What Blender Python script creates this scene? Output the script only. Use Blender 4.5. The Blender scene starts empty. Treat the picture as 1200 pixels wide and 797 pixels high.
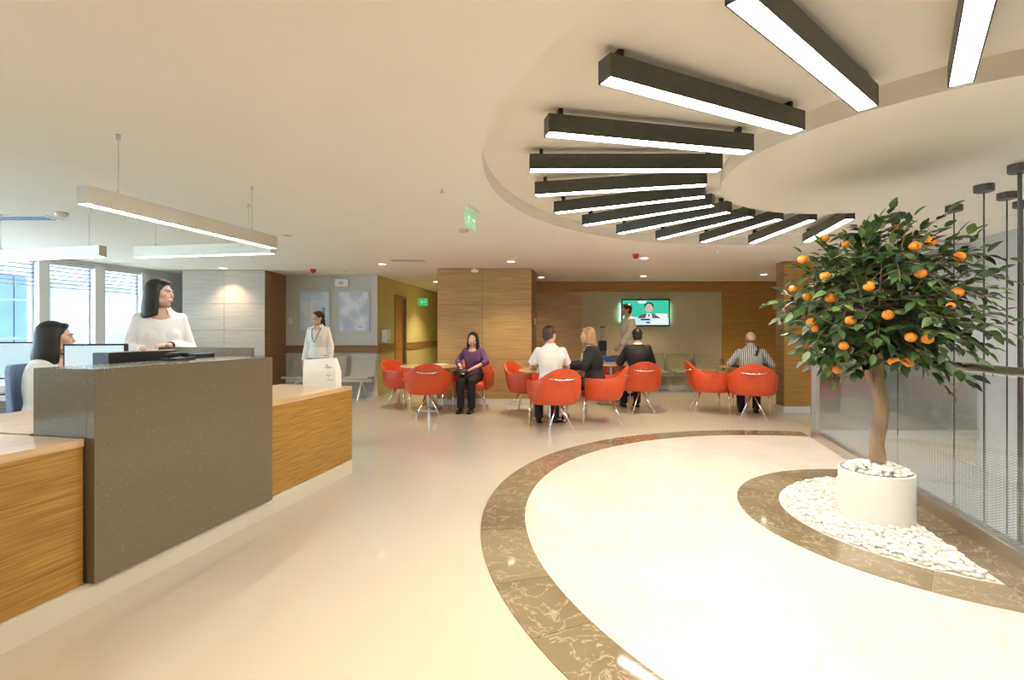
import bpy, bmesh, math, random
from mathutils import Vector, Matrix
import numpy as np
random.seed(7)
S = bpy.context.scene
COL = S.collection
D2R = math.pi/180
F, U0, V0, EYE = 588.0, 600.0, 389.0, 1.3      # photograph calibration: focal px, principal u, horizon v, eye height
CEIL = 2.44

# ---------------------------------------------------------------- camera
cam = bpy.data.cameras.new('camera'); cam.sensor_width = 36; cam.lens = F/1200*36
cam.shift_y = -9.5/1200; cam.clip_start = 0.02; cam.clip_end = 400
camo = bpy.data.objects.new('camera', cam); COL.objects.link(camo)
camo.location = (0, 0, EYE); camo.rotation_euler = (math.pi/2, 0, 0)
S.camera = camo
# ---------------------------------------------------------------- world: bright slightly hazy daylight sky
w = bpy.data.worlds.new('world'); S.world = w; w.use_nodes = True
nt = w.node_tree; nt.nodes.clear()
wo = nt.nodes.new('ShaderNodeOutputWorld'); bg = nt.nodes.new('ShaderNodeBackground')
tc = nt.nodes.new('ShaderNodeTexCoord'); sp = nt.nodes.new('ShaderNodeSeparateXYZ')
rp = nt.nodes.new('ShaderNodeValToRGB'); nz = nt.nodes.new('ShaderNodeTexNoise'); mx = nt.nodes.new('ShaderNodeMix'); mx.data_type = 'RGBA'
nz.inputs['Scale'].default_value = 3.2; nz.inputs['Detail'].default_value = 5
cr = nt.nodes.new('ShaderNodeValToRGB')
cr.color_ramp.elements[0].position = .46; cr.color_ramp.elements[0].color = (0, 0, 0, 1)
cr.color_ramp.elements[1].position = .62; cr.color_ramp.elements[1].color = (1, 1, 1, 1)
rp.color_ramp.elements[0].position = 0.0; rp.color_ramp.elements[0].color = (.62, .82, 1, 1)
rp.color_ramp.elements[1].position = .45; rp.color_ramp.elements[1].color = (.26, .50, .95, 1)
L_ = nt.links.new
L_(tc.outputs['Generated'], sp.inputs[0]); L_(sp.outputs['Z'], rp.inputs[0]); L_(tc.outputs['Generated'], nz.inputs['Vector'])
L_(nz.outputs[0], cr.inputs[0]); L_(cr.outputs[0], mx.inputs[0]); L_(rp.outputs[0], mx.inputs[6]); mx.inputs[7].default_value = (1, 1, 1, 1)
L_(mx.outputs[2], bg.inputs[0]); bg.inputs[1].default_value = 15.0; L_(bg.outputs[0], wo.inputs[0])
# ---------------------------------------------------------------- exposure and lamp strengths
S.view_settings.view_transform = 'Standard'; S.view_settings.look = 'None'
S.view_settings.exposure = 0.0; S.view_settings.gamma = 1.0; S.view_settings.use_curve_mapping = False
RING_E, PEND_E, SPOT_W = 44.0, 46.0, 125.0
WARM = (1, .78, .50); NEUT = (1, .93, .80)
def portal(loc, rot, sx, sy):
    l = bpy.data.lights.new('window_portal', 'AREA'); l.shape = 'RECTANGLE'; l.size = sx; l.size_y = sy
    l.cycles.is_portal = True
    o = bpy.data.objects.new('window_portal', l); COL.objects.link(o); o.location = loc; o.rotation_euler = rot
    return o

# ================================================================ helpers
def new_mat(name):
    m = bpy.data.materials.new(name); m.use_nodes = True
    return m, m.node_tree, m.node_tree.nodes['Principled BSDF']
def mat(name, col, rough=.5, metal=0, spec=.5, emit=None, es=0, noise=0, nscale=8, bump=0, bscale=60, stretch=(1, 1, 1), coat=0, sheen=0):
    m, t, b = new_mat(name)
    b.inputs['Base Color'].default_value = (*col, 1); b.inputs['Roughness'].default_value = rough
    b.inputs['Metallic'].default_value = metal; b.inputs['Specular IOR Level'].default_value = spec
    b.inputs['Coat Weight'].default_value = coat
    if sheen: b.inputs['Sheen Weight'].default_value = sheen
    if emit: b.inputs['Emission Color'].default_value = (*emit, 1); b.inputs['Emission Strength'].default_value = es
    if noise or bump:
        tc = t.nodes.new('ShaderNodeTexCoord'); mp = t.nodes.new('ShaderNodeMapping'); mp.inputs['Scale'].default_value = stretch
        t.links.new(tc.outputs['Object'], mp.inputs[0])
    if noise:
        n = t.nodes.new('ShaderNodeTexNoise'); n.inputs['Scale'].default_value = nscale; n.inputs['Detail'].default_value = 6
        t.links.new(mp.outputs[0], n.inputs['Vector'])
        r = t.nodes.new('ShaderNodeValToRGB'); r.color_ramp.elements[0].position = .3; r.color_ramp.elements[1].position = .7
        r.color_ramp.elements[0].color = (*[max(0, c*(1-noise)) for c in col], 1)
        r.color_ramp.elements[1].color = (*[min(1, c*(1+noise)) for c in col], 1)
        t.links.new(n.outputs[0], r.inputs[0]); t.links.new(r.outputs[0], b.inputs['Base Color'])
    if bump:
        n = t.nodes.new('ShaderNodeTexNoise'); n.inputs['Scale'].default_value = bscale; n.inputs['Detail'].default_value = 3
        t.links.new(mp.outputs[0], n.inputs['Vector'])
        bp = t.nodes.new('ShaderNodeBump'); bp.inputs['Strength'].default_value = bump; bp.inputs['Distance'].default_value = .01
        t.links.new(n.outputs[0], bp.inputs['Height']); t.links.new(bp.outputs[0], b.inputs['Normal'])
    return m
def wood(name, c1, c2, rough=.35, stretch=(1.2, 30, 45), scale=2.0, bump=.15):
    m, t, b = new_mat(name)
    tc = t.nodes.new('ShaderNodeTexCoord'); mp = t.nodes.new('ShaderNodeMapping'); mp.inputs['Scale'].default_value = stretch
    n = t.nodes.new('ShaderNodeTexNoise'); n.inputs['Scale'].default_value = scale; n.inputs['Detail'].default_value = 8; n.inputs['Distortion'].default_value = .4
    r = t.nodes.new('ShaderNodeValToRGB'); r.color_ramp.elements[0].position = .34; r.color_ramp.elements[1].position = .66
    r.color_ramp.elements[0].color = (*c1, 1); r.color_ramp.elements[1].color = (*c2, 1)
    t.links.new(tc.outputs['Object'], mp.inputs[0]); t.links.new(mp.outputs[0], n.inputs['Vector']); t.links.new(n.outputs[0], r.inputs[0])
    t.links.new(r.outputs[0], b.inputs['Base Color']); b.inputs['Roughness'].default_value = rough
    bp = t.nodes.new('ShaderNodeBump'); bp.inputs['Strength'].default_value = bump; bp.inputs['Distance'].default_value = .004
    t.links.new(n.outputs[0], bp.inputs['Height']); t.links.new(bp.outputs[0], b.inputs['Normal'])
    return m
def emis(name, col, s):
    m = bpy.data.materials.new(name); m.use_nodes = True; t = m.node_tree; t.nodes.clear()
    o = t.nodes.new('ShaderNodeOutputMaterial'); e = t.nodes.new('ShaderNodeEmission')
    e.inputs[0].default_value = (*col, 1); e.inputs[1].default_value = s; t.links.new(e.outputs[0], o.inputs[0])
    return m

class MB:
    """collects shapes; build() links them as ONE mesh object"""
    def __init__(self): self.bm = bmesh.new(); self.mi = 0
    def _q(self, vs):
        f = self.bm.faces.new(vs); f.material_index = self.mi; return f
    def box(self, x0, y0, z0, x1, y1, z1, M=None):
        vs = [Vector((x, y, z)) for z in (z0, z1) for y in (y0, y1) for x in (x0, x1)]
        if M is not None: vs = [M @ v for v in vs]
        v = [self.bm.verts.new(p) for p in vs]
        for a in ((0, 2, 3, 1), (4, 5, 7, 6), (0, 1, 5, 4), (2, 6, 7, 3), (0, 4, 6, 2), (1, 3, 7, 5)): self._q([v[i] for i in a])
        return self
    def prism(self, pts, z0, z1):
        a = [self.bm.verts.new((x, y, z0)) for x, y in pts]; b = [self.bm.verts.new((x, y, z1)) for x, y in pts]
        n = len(pts); self._q(list(reversed(a))); self._q(b)
        for i in range(n): self._q([a[i], a[(i+1) % n], b[(i+1) % n], b[i]])
        return self
    def ell(self, c, r, M=None, nu=14, nv=9):
        c = Vector(c); r = r if hasattr(r, '__len__') else (r, r, r)
        rows = []
        for j in range(nv+1):
            th = math.pi*j/nv; row = []
            k = 1 if j in (0, nv) else nu
            for i in range(k):
                ph = 2*math.pi*i/nu
                p = c+Vector((r[0]*math.sin(th)*math.cos(ph), r[1]*math.sin(th)*math.sin(ph), r[2]*math.cos(th)))
                if M is not None: p = M @ p
                row.append(self.bm.verts.new(p))
            rows.append(row)
        for j in range(nv):
            A, B = rows[j], rows[j+1]
            for i in range(nu):
                i2 = (i+1) % nu
                if len(A) == 1: self._q([A[0], B[i], B[i2]])
                elif len(B) == 1: self._q([A[i], B[0], A[i2]])
                else: self._q([A[i], B[i], B[i2], A[i2]])
        return self
    def rings(self, R, caps=True):
        vs = [[self.bm.verts.new(p) for p in r] for r in R]; n = len(R[0])
        for A, B in zip(vs[:-1], vs[1:]):
            for i in range(n): self._q([A[i], A[(i+1) % n], B[(i+1) % n], B[i]])
        if caps: self._q(list(reversed(vs[0]))); self._q(vs[-1])
        return self
    def tube(self, pts, rad, n=10, M=None, flat=None):
        pts = [Vector(p) for p in pts]; rad = rad if hasattr(rad, '__len__') else [rad]*len(pts)
        R = []; up = None
        for i, p in enumerate(pts):
            d = (pts[min(i+1, len(pts)-1)]-pts[max(i-1, 0)]).normalized()
            if up is None: up = Vector((0, 0, 1)) if abs(d.z) < .9 else Vector((0, 1, 0))
            x = d.cross(up).normalized(); y = x.cross(d).normalized(); up = y
            ring = [p+(x*math.cos(2*math.pi*k/n)+y*math.sin(2*math.pi*k/n))*rad[i] for k in range(n)]
            if M is not None: ring = [M @ q for q in ring]
            R.append(ring)
        return self.rings(R)
    def caps(self, a, b, ra, rb, n=12):
        self.tube([a, b], [ra, rb], n); self.ell(a, ra, nu=12, nv=8); self.ell(b, rb, nu=12, nv=8); return self
    def lathe(self, prof, n=32, c=(0, 0, 0)):
        R = [[(c[0]+r*math.cos(2*math.pi*k/n), c[1]+r*math.sin(2*math.pi*k/n), c[2]+z) for k in range(n)] for r, z in prof]
        return self.rings(R)
    def build(self, name, m, parent=None, smooth=False, bevel=0, loc=None, rz=None, fix=True):
        if fix: bmesh.ops.recalc_face_normals(self.bm, faces=self.bm.faces[:])
        me = bpy.data.meshes.new(name); self.bm.to_mesh(me); self.bm.free()
        for mm in (m if isinstance(m, (list, tuple)) else [m]): me.materials.append(mm)
        if smooth:
            me.polygons.foreach_set('use_smooth', [True]*len(me.polygons))
        return link(name, me, parent, bevel, loc, rz, smooth)
def link(name, me, parent=None, bevel=0, loc=None, rz=None, smooth=False):
    o = bpy.data.objects.new(name, me); COL.objects.link(o)
    if parent: o.parent = parent
    if loc: o.location = loc
    if rz is not None: o.rotation_euler.z = rz
    if bevel:
        b = o.modifiers.new('bevel', 'BEVEL'); b.width = bevel; b.segments = 2; b.limit_method = 'ANGLE'; b.angle_limit = .6
    return o
def smooth_angle(o, a=40):
    me = o.data
    bm = bmesh.new(); bm.from_mesh(me)
    for e in bm.edges:
        e.smooth = not (len(e.link_faces) == 2 and e.calc_face_angle(0) > a*D2R)
    for f in bm.faces: f.smooth = True
    bm.to_mesh(me); bm.free(); return o
def tag(o, label=None, cat=None, group=None, kind=None):
    if label: o['label'] = label
    if cat: o['category'] = cat
    if group: o['group'] = group
    if kind: o['kind'] = kind
    return o
def empty(name, loc, rz=0, label=None, cat=None, group=None, kind=None):
    o = bpy.data.objects.new(name, None); COL.objects.link(o); o.location = loc; o.rotation_euler.z = rz; o.empty_display_size = .1
    return tag(o, label, cat, group, kind)
def copy_tree(o, parent=None):
    c = o.copy(); COL.objects.link(c); c.parent = parent
    for ch in [x for x in o.children]: copy_tree(ch, c)
    return c
def baked(mb, name, m, parent, voxel=.01, sm=3):
    """join overlapping shapes into one continuous skin"""
    bmesh.ops.recalc_face_normals(mb.bm, faces=mb.bm.faces[:])
    me = bpy.data.meshes.new(name); mb.bm.to_mesh(me); mb.bm.free()
    t = bpy.data.objects.new('t', me); COL.objects.link(t)
    r = t.modifiers.new('r', 'REMESH'); r.mode = 'VOXEL'; r.voxel_size = voxel; r.use_smooth_shade = True
    if sm:
        s = t.modifiers.new('s', 'SMOOTH'); s.iterations = sm; s.factor = .5
    dg = bpy.context.evaluated_depsgraph_get()
    out = bpy.data.meshes.new_from_object(t.evaluated_get(dg)); out.name = name
    bpy.data.objects.remove(t); bpy.data.meshes.remove(me)
    out.materials.clear()
    for mm in (m if isinstance(m, (list, tuple)) else [m]): out.materials.append(mm)
    out.polygons.foreach_set('use_smooth', [True]*len(out.polygons))
    return link(name, out, parent)

# ================================================================ materials
M_ceil = mat('ceiling_paint', (.84, .80, .72), .9, noise=.01, nscale=2)
M_ceilpanel = mat('recess_paint', (.84, .80, .72), .9)
M_wallw = mat('wall_white', (.62, .62, .60), .75, noise=.02, nscale=3)
M_wallc = mat('wall_cream', (.50, .46, .32), .75, noise=.03, nscale=3)
M_wallg = mat('wall_olive', (.52, .47, .22), .7, noise=.03, nscale=3)
M_wallv = mat('wall_grey', (.56, .57, .585), .8, noise=.02, nscale=2)
M_white = mat('white_paint', (.85, .86, .88), .35)
M_skirt = mat('light_skirting', (.72, .74, .74), .25)
M_alu = mat('brushed_aluminium', (.58, .56, .50), .38, .7, noise=.05, nscale=30, stretch=(1, 20, 20))
M_chrome = mat('chrome', (.85, .86, .88), .12, 1)
M_steel = mat('satin_steel', (.70, .68, .64), .28, 1)
M_black = mat('black_plastic', (.015, .015, .017), .35)
M_dark = mat('dark_grey_metal', (.075, .078, .075), .45, .3, noise=.15, nscale=20)
M_red = mat('orange_red_leather', (.62, .075, .022), .42, noise=.06, nscale=14, bump=.05, bscale=300)
M_oak = wood('golden_oak', (.27, .125, .022), (.50, .27, .060), .36, (1.6, 40, 62), 2.2, .4)
M_oakdesk = wood('oak_desk_top', (.58, .38, .20), (.72, .50, .30), .3, (1.3, 26, 20), 2.0, .1)
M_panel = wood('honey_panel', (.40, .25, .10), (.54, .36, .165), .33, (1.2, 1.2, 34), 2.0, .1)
M_panelg = wood('window_lit_panel', (.42, .38, .32), (.53, .49, .43), .35, (1.2, 1.2, 34), 2.0, .1)  # pale grey tone has the window light on the left pillar mixed in
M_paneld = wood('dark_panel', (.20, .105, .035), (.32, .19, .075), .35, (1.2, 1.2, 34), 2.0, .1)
M_door = wood('amber_panel', (.34, .17, .035), (.48, .26, .06), .33, (1.2, 1.2, 30), 2.0, .1)
M_tabletop = wood('table_veneer', (.50, .36, .20), (.62, .47, .29), .2, (2, 14, 10), 2.0, .03)
M_pebble = mat('white_pebble', (.86, .84, .78), .6, noise=.07, nscale=9)
M_pot = mat('white_planter', (.86, .85, .80), .28)
M_joint = mat('dark_joint', (.08, .06, .04), .8)
M_glassmon = mat('monitor_screen', (.62, .78, .86), .3, emit=(.55, .80, .95), es=.35)
M_bluegrey = mat('blue_grey_fabric', (.30, .40, .60), .8, noise=.08, nscale=30)
M_benchg = mat('bench_grey', (.46, .45, .42), .45, noise=.03, nscale=10)
M_bencho = mat('bench_olive', (.30, .28, .15), .5, noise=.05, nscale=10)
M_redpl = mat('red_plastic', (.55, .03, .02), .35)
M_green = emis('green_sign_light', (.08, .62, .20), .8)
M_strip = emis('ring_lamp_diffuser', (1, .93, .80), RING_E)
M_strip2 = emis('pendant_diffuser', (.86, .93, 1), PEND_E)
M_opal = emis('opal_glass', (1, .93, .82), 6)
M_bulb = emis('downlight_lens', (1, .90, .70), 14)
# terrazzo-like resin floor
def floor_mat():
    m, t, b = new_mat('resin_floor')
    tc = t.nodes.new('ShaderNodeTexCoord')
    n1 = t.nodes.new('ShaderNodeTexNoise'); n1.inputs['Scale'].default_value = .8; n1.inputs['Detail'].default_value = 2
    n2 = t.nodes.new('ShaderNodeTexVoronoi'); n2.inputs['Scale'].default_value = 70
    for n in (n1, n2): t.links.new(tc.outputs['Object'], n.inputs['Vector'])
    r1 = t.nodes.new('ShaderNodeValToRGB'); r1.color_ramp.elements[0].color = (.56, .51, .40, 1); r1.color_ramp.elements[1].color = (.64, .59, .47, 1)
    r2 = t.nodes.new('ShaderNodeValToRGB'); r2.color_ramp.elements[0].position = .05; r2.color_ramp.elements[1].position = .12
    r2.color_ramp.elements[0].color = (.85, .85, .85, 1); r2.color_ramp.elements[1].color = (1, 1, 1, 1)
    mx = t.nodes.new('ShaderNodeMix'); mx.data_type = 'RGBA'; mx.blend_type = 'MULTIPLY'; mx.inputs[0].default_value = .6
    t.links.new(n1.outputs[0], r1.inputs[0]); t.links.new(n2.outputs['Distance'], r2.inputs[0])
    t.links.new(r1.outputs[0], mx.inputs[6]); t.links.new(r2.outputs[0], mx.inputs[7]); t.links.new(mx.outputs[2], b.inputs['Base Color'])
    b.inputs['Roughness'].default_value = .085; b.inputs['Specular IOR Level'].default_value = .55
    return m
M_floor = floor_mat()
def marble_mat(name, c1, c2, vein, rough, vs=2.5, vw=.03, amt=1.0):
    m, t, b = new_mat(name)
    tc = t.nodes.new('ShaderNodeTexCoord')
    n = t.nodes.new('ShaderNodeTexNoise'); n.inputs['Scale'].default_value = 1.6; n.inputs['Detail'].default_value = 6
    r = t.nodes.new('ShaderNodeValToRGB'); r.color_ramp.elements[0].position = .3; r.color_ramp.elements[1].position = .7
    r.color_ramp.elements[0].color = (*c1, 1); r.color_ramp.elements[1].color = (*c2, 1)
    t.links.new(tc.outputs['Object'], n.inputs['Vector']); t.links.new(n.outputs[0], r.inputs[0])
    n2 = t.nodes.new('ShaderNodeTexNoise'); n2.inputs['Scale'].default_value = vs; n2.inputs['Detail'].default_value = 9; n2.inputs['Distortion'].default_value = 1.4; n2.inputs['Roughness'].default_value = .6
    t.links.new(tc.outputs['Object'], n2.inputs['Vector'])
    s = t.nodes.new('ShaderNodeMath'); s.operation = 'SUBTRACT'; s.inputs[1].default_value = .5
    a = t.nodes.new('ShaderNodeMath'); a.operation = 'ABSOLUTE'
    q = t.nodes.new('ShaderNodeMapRange'); q.inputs['From Min'].default_value = 0; q.inputs['From Max'].default_value = vw
    q.inputs['To Min'].default_value = amt; q.inputs['To Max'].default_value = 0
    t.links.new(n2.outputs[0], s.inputs[0]); t.links.new(s.outputs[0], a.inputs[0]); t.links.new(a.outputs[0], q.inputs['Value'])
    mx = t.nodes.new('ShaderNodeMix'); mx.data_type = 'RGBA'; mx.inputs[7].default_value = (*vein, 1)
    t.links.new(q.outputs[0], mx.inputs[0]); t.links.new(r.outputs[0], mx.inputs[6]); t.links.new(mx.outputs[2], b.inputs['Base Color'])
    b.inputs['Roughness'].default_value = rough; b.inputs['Specular IOR Level'].default_value = .6
    return m
M_field = marble_mat('cream_marble', (.70, .66, .56), (.78, .74, .64), (.68, .56, .40), .05, 1.2, .02, .35)
M_brown = [marble_mat('brown_marble', (.185, .140, .080), (.27, .21, .125), (.50, .42, .29), .06, 4.5, .018, .75),
           marble_mat('brown_marble_red', (.21, .13, .08), (.27, .18, .11), (.46, .37, .26), .06, 4.5, .014, .5),
           marble_mat('brown_marble_pale', (.24, .185, .11), (.32, .25, .155), (.54, .46, .33), .06, 3.5, .016, .6)]
def quartz_mat():
    m, t, b = new_mat('taupe_quartz')
    tc = t.nodes.new('ShaderNodeTexCoord')
    v = t.nodes.new('ShaderNodeTexVoronoi'); v.inputs['Scale'].default_value = 80
    t.links.new(tc.outputs['Object'], v.inputs['Vector'])
    r = t.nodes.new('ShaderNodeValToRGB'); r.color_ramp.elements[0].position = .10; r.color_ramp.elements[1].position = .17
    r.color_ramp.elements[0].color = (1, 1, 1, 1); r.color_ramp.elements[1].color = (0, 0, 0, 1)
    t.links.new(v.outputs['Distance'], r.inputs[0])
    g = t.nodes.new('ShaderNodeSeparateColor'); t.links.new(v.outputs['Color'], g.inputs[0])
    gt = t.nodes.new('ShaderNodeMath'); gt.operation = 'GREATER_THAN'; gt.inputs[1].default_value = .55; t.links.new(g.outputs[0], gt.inputs[0])
    mu = t.nodes.new('ShaderNodeMath'); mu.operation = 'MULTIPLY'; t.links.new(r.outputs[0], mu.inputs[0]); t.links.new(gt.outputs[0], mu.inputs[1])
    mx = t.nodes.new('ShaderNodeMix'); mx.data_type = 'RGBA'; mx.inputs[6].default_value = (.175, .148, .100, 1); mx.inputs[7].default_value = (.42, .38, .29, 1)
    t.links.new(mu.outputs[0], mx.inputs[0]); t.links.new(mx.outputs[2], b.inputs['Base Color'])
    b.inputs['Roughness'].default_value = .18
    return m
M_quartz = quartz_mat()
def glass_mat(name, film=False, tint=(.93, .96, .95)):
    m = bpy.data.materials.new(name); m.use_nodes = True; t = m.node_tree; t.nodes.clear()
    o = t.nodes.new('ShaderNodeOutputMaterial'); tr = t.nodes.new('ShaderNodeBsdfTransparent'); tr.inputs[0].default_value = (*tint, 1)
    gl = t.nodes.new('ShaderNodeBsdfGlossy'); gl.inputs['Roughness'].default_value = .02
    fr = t.nodes.new('ShaderNodeFresnel'); fr.inputs[0].default_value = 1.45
    ge = t.nodes.new('ShaderNodeNewGeometry'); iv = t.nodes.new('ShaderNodeMath'); iv.operation = 'SUBTRACT'; iv.inputs[0].default_value = 1; t.links.new(ge.outputs['Backfacing'], iv.inputs[1])
    fm = t.nodes.new('ShaderNodeMath'); fm.operation = 'MULTIPLY'; t.links.new(fr.outputs[0], fm.inputs[0]); t.links.new(iv.outputs[0], fm.inputs[1])
    mx = t.nodes.new('ShaderNodeMixShader'); t.links.new(fm.outputs[0], mx.inputs[0]); t.links.new(tr.outputs[0], mx.inputs[1]); t.links.new(gl.outputs[0], mx.inputs[2])
    last = mx
    if film:
        tc = t.nodes.new('ShaderNodeTexCoord'); sp = t.nodes.new('ShaderNodeSeparateXYZ'); t.links.new(tc.outputs['Object'], sp.inputs[0])
        def ma(op, a, b=None):
            n = t.nodes.new('ShaderNodeMath'); n.operation = op
            for i, x in enumerate((a, b)):
                if x is None: continue
                if isinstance(x, (int, float)): n.inputs[i].default_value = x
                else: t.links.new(x, n.inputs[i])
            return n.outputs[0]
        s1 = ma('SINE', ma('MULTIPLY', sp.outputs['X'], 2*math.pi/.036))
        s2 = ma('SINE', ma('ADD', ma('MULTIPLY', sp.outputs['Z'], 2*math.pi/.016), ma('MULTIPLY', s1, 1.3)))
        on = ma('GREATER_THAN', s2, .1)
        fade = t.nodes.new('ShaderNodeMapRange'); fade.inputs['From Min'].default_value = .35; fade.inputs['From Max'].default_value = .78
        fade.inputs['To Min'].default_value = .55; fade.inputs['To Max'].default_value = 0
        t.links.new(sp.outputs['Z'], fade.inputs['Value'])
        al = ma('MULTIPLY', on, fade.outputs[0])
        d = t.nodes.new('ShaderNodeBsdfDiffuse'); d.inputs[0].default_value = (.42, .42, .40, 1)
        m2 = t.nodes.new('ShaderNodeMixShader'); t.links.new(al, m2.inputs[0]); t.links.new(mx.outputs[0], m2.inputs[1]); t.links.new(d.outputs[0], m2.inputs[2]); last = m2
    t.links.new(last.outputs[0], o.inputs[0])
    return m
M_glass = glass_mat('clear_glass'); M_film = glass_mat('patterned_glass', True, (.90, .92, .93))

# ================================================================ setting: shell
CX, CY, R_OUT, R_IN = 2.95, 3.45, 3.16, 2.86
KX0, KS = 2.053, .262                     # kerb / balustrade line: X = KX0 + KS*Y
def kx(y): return KX0+KS*y
VY = 6.2                                  # far end of the stairwell opening
# floor with the stairwell cut out
mb = MB()
mb.prism([(-9.6, -3), (kx(-3), -3), (kx(VY), VY), (6.6, VY), (6.6, 15.2), (-9.6, 15.2)], -.3, 0)
floor = tag(mb.build('floor', M_floor), kind='structure', label='glossy cream resin floor of the lobby with a curved marble inlay')
def clip(poly, side):                     # keep the lobby side of the kerb line
    out = []
    for i in range(len(poly)):
        a, b = poly[i], poly[(i+1) % len(poly)]
        da, db = a[0]-kx(a[1]), b[0]-kx(b[1])
        if da <= 0: out.append(a)
        if (da < 0) != (db < 0):
            t = da/(da-db); out.append((a[0]+t*(b[0]-a[0]), a[1]+t*(b[1]-a[1])))
    return out
def arc(r, a0, a1, n): return [(CX+r*math.cos((a0+(a1-a0)*i/n)*D2R), CY+r*math.sin((a0+(a1-a0)*i/n)*D2R)) for i in range(n+1)]
field = clip(arc(R_IN-.001, 0, 360, 180)[:-1], 0)
MB().prism(field, -.01, .003).build('marble_field', M_field, floor)
rnd = random.Random(3)
a = 62; k = 0
while a < 330:                            # outer ring, slab by slab
    st = rnd.choice([9, 11, 13])
    p = clip(arc(R_OUT, a+.05, a+st-.05, 8)+list(reversed(arc(R_IN, a+.05, a+st-.05, 8))), 0)
    if len(p) > 2: MB().prism(p, -.01, .0045).build('stone_slab', M_brown[rnd.choice([0, 0, 1, 2, 0])] if a < 150 else M_brown[0 if rnd.random() < .8 else 2], floor)
    a += st; k += 1
RC, RD, SO = 1.28, .985, .20              # inner ring and pebble bed
def sx(y): return kx(y)-SO
bed = []
ring_in = arc(RD, 0, 360, 160)[:-1]
def clip2(poly, off):
    out = []
    for i in range(len(poly)):
        a, b = poly[i], poly[(i+1) % len(poly)]
        da, db = a[0]-kx(a[1])+off, b[0]-kx(b[1])+off
        if da <= 0: out.append(a)
        if (da < 0) != (db < 0):
            t = da/(da-db); out.append((a[0]+t*(b[0]-a[0]), a[1]+t*(b[1]-a[1])))
    return out
bed = clip2(ring_in, SO)
MB().prism(bed, -.01, .006).build('pebble_bed', mat('bed_mortar', (.7, .68, .6), .9), floor)
a = 60
while a < 320:
    st = rnd.choice([22, 28, 34])
    p = clip2(arc(RC, a+.02, a+st-.02, 14)+list(reversed(arc(RD, a+.02, a+st-.02, 14))), 0)
    if len(p) > 2:
        # drop the part under the straight strip
        p2 = clip2(p, SO+.002)
        if len(p2) > 2: MB().prism(p2, -.01, .0075).build('stone_slab', M_brown[0 if rnd.random() < .7 else 2], floor)
    a += st
ys = [2.06, 2.55, 3.2, 3.75, 4.35, 4.74]
for y0, y1 in zip(ys[:-1], ys[1:]):
    p = [(sx(y0), y0+.002), (kx(y0), y0+.002), (kx(y1), y1-.002), (sx(y1), y1-.002)]
    MB().prism(p, -.01, .0075).build('stone_slab', M_brown[0], floor)
# ceiling: main sheet with a ring-shaped recess, disc hanging in the middle
RZ = 2.555; RO, RI = 3.15, 1.40
mb = MB()
N = 160; x0, x1, y0, y1 = -9.8, 7.2, -3.2, 15.4
ring, outer = [], []
for i in range(N):
    an = 2*math.pi*i/N; c, s = math.cos(an), math.sin(an)
    ring.append((CX+RO*c, CY+RO*s))
    t = min(((x1-CX)/c if c > 1e-9 else (x0-CX)/c if c < -1e-9 else 1e9), ((y1-CY)/s if s > 1e-9 else (y0-CY)/s if s < -1e-9 else 1e9))
    outer.append((CX+t*c, CY+t*s))
va = [mb.bm.verts.new((x, y, CEIL)) for x, y in ring]; vb = [mb.bm.verts.new((x, y, CEIL)) for x, y in outer]
vc = [mb.bm.verts.new((x, y, RZ)) for x, y in ring]; vd = [mb.bm.verts.new((x, y, RZ+.05)) for x, y in outer]
corners = {}
for i in range(N):
    j = (i+1) % N
    mb._q([va[i], vb[i], vb[j], va[j]]); mb._q([vc[i], va[i], va[j], vc[j]])
# corner fillers
for cxn, cyn in ((x0, y0), (x1, y0), (x1, y1), (x0, y1)):
    best = min(range(N), key=lambda i: 0 if ((abs(outer[i][0]-cxn) < 1e-6) != (abs(outer[(i+1) % N][0]-cxn) < 1e-6)) and math.hypot(outer[i][0]-cxn, outer[i][1]-cyn) < 3 else 1)
    v = mb.bm.verts.new((cxn, cyn, CEIL)); mb._q([vb[best], v, vb[(best+1) % N]])
ceiling = mb.build('ceiling', M_ceil, fix=False); tag(ceiling, kind='structure')
MB().lathe([(RO+.1, RZ), (RO+.1, RZ+.03)], 160, (CX, CY, 0)).build('recess_top', M_ceilpanel, ceiling)
d = MB().lathe([(RI, CEIL), (RI, RZ+.002)], 140, (CX, CY, 0)).build('ceiling_disc', M_ceilpanel, ceiling); smooth_angle(d)
smooth_angle(ceiling)
def struct(name, mb_, m, parent=None, **k):
    return tag(mb_.build(name, m, parent, **k), kind='structure') if parent is None else mb_.build(name, m, parent, **k)

# walls ---------------------------------------------------------------
# wall with the posters (left of the corridor)
wl = struct('wall_left', MB().box(-6.9, 10.1, 0, -2.71, 10.3, CEIL), M_wallw)
MB().box(-4.6, 10.075, .88, -2.70, 10.1, 1.03).build('chair_rail', M_paneld, wl)
MB().box(-4.6, 10.085, 0, -2.70, 10.1, .1).build('baseboard', M_skirt, wl)
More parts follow.
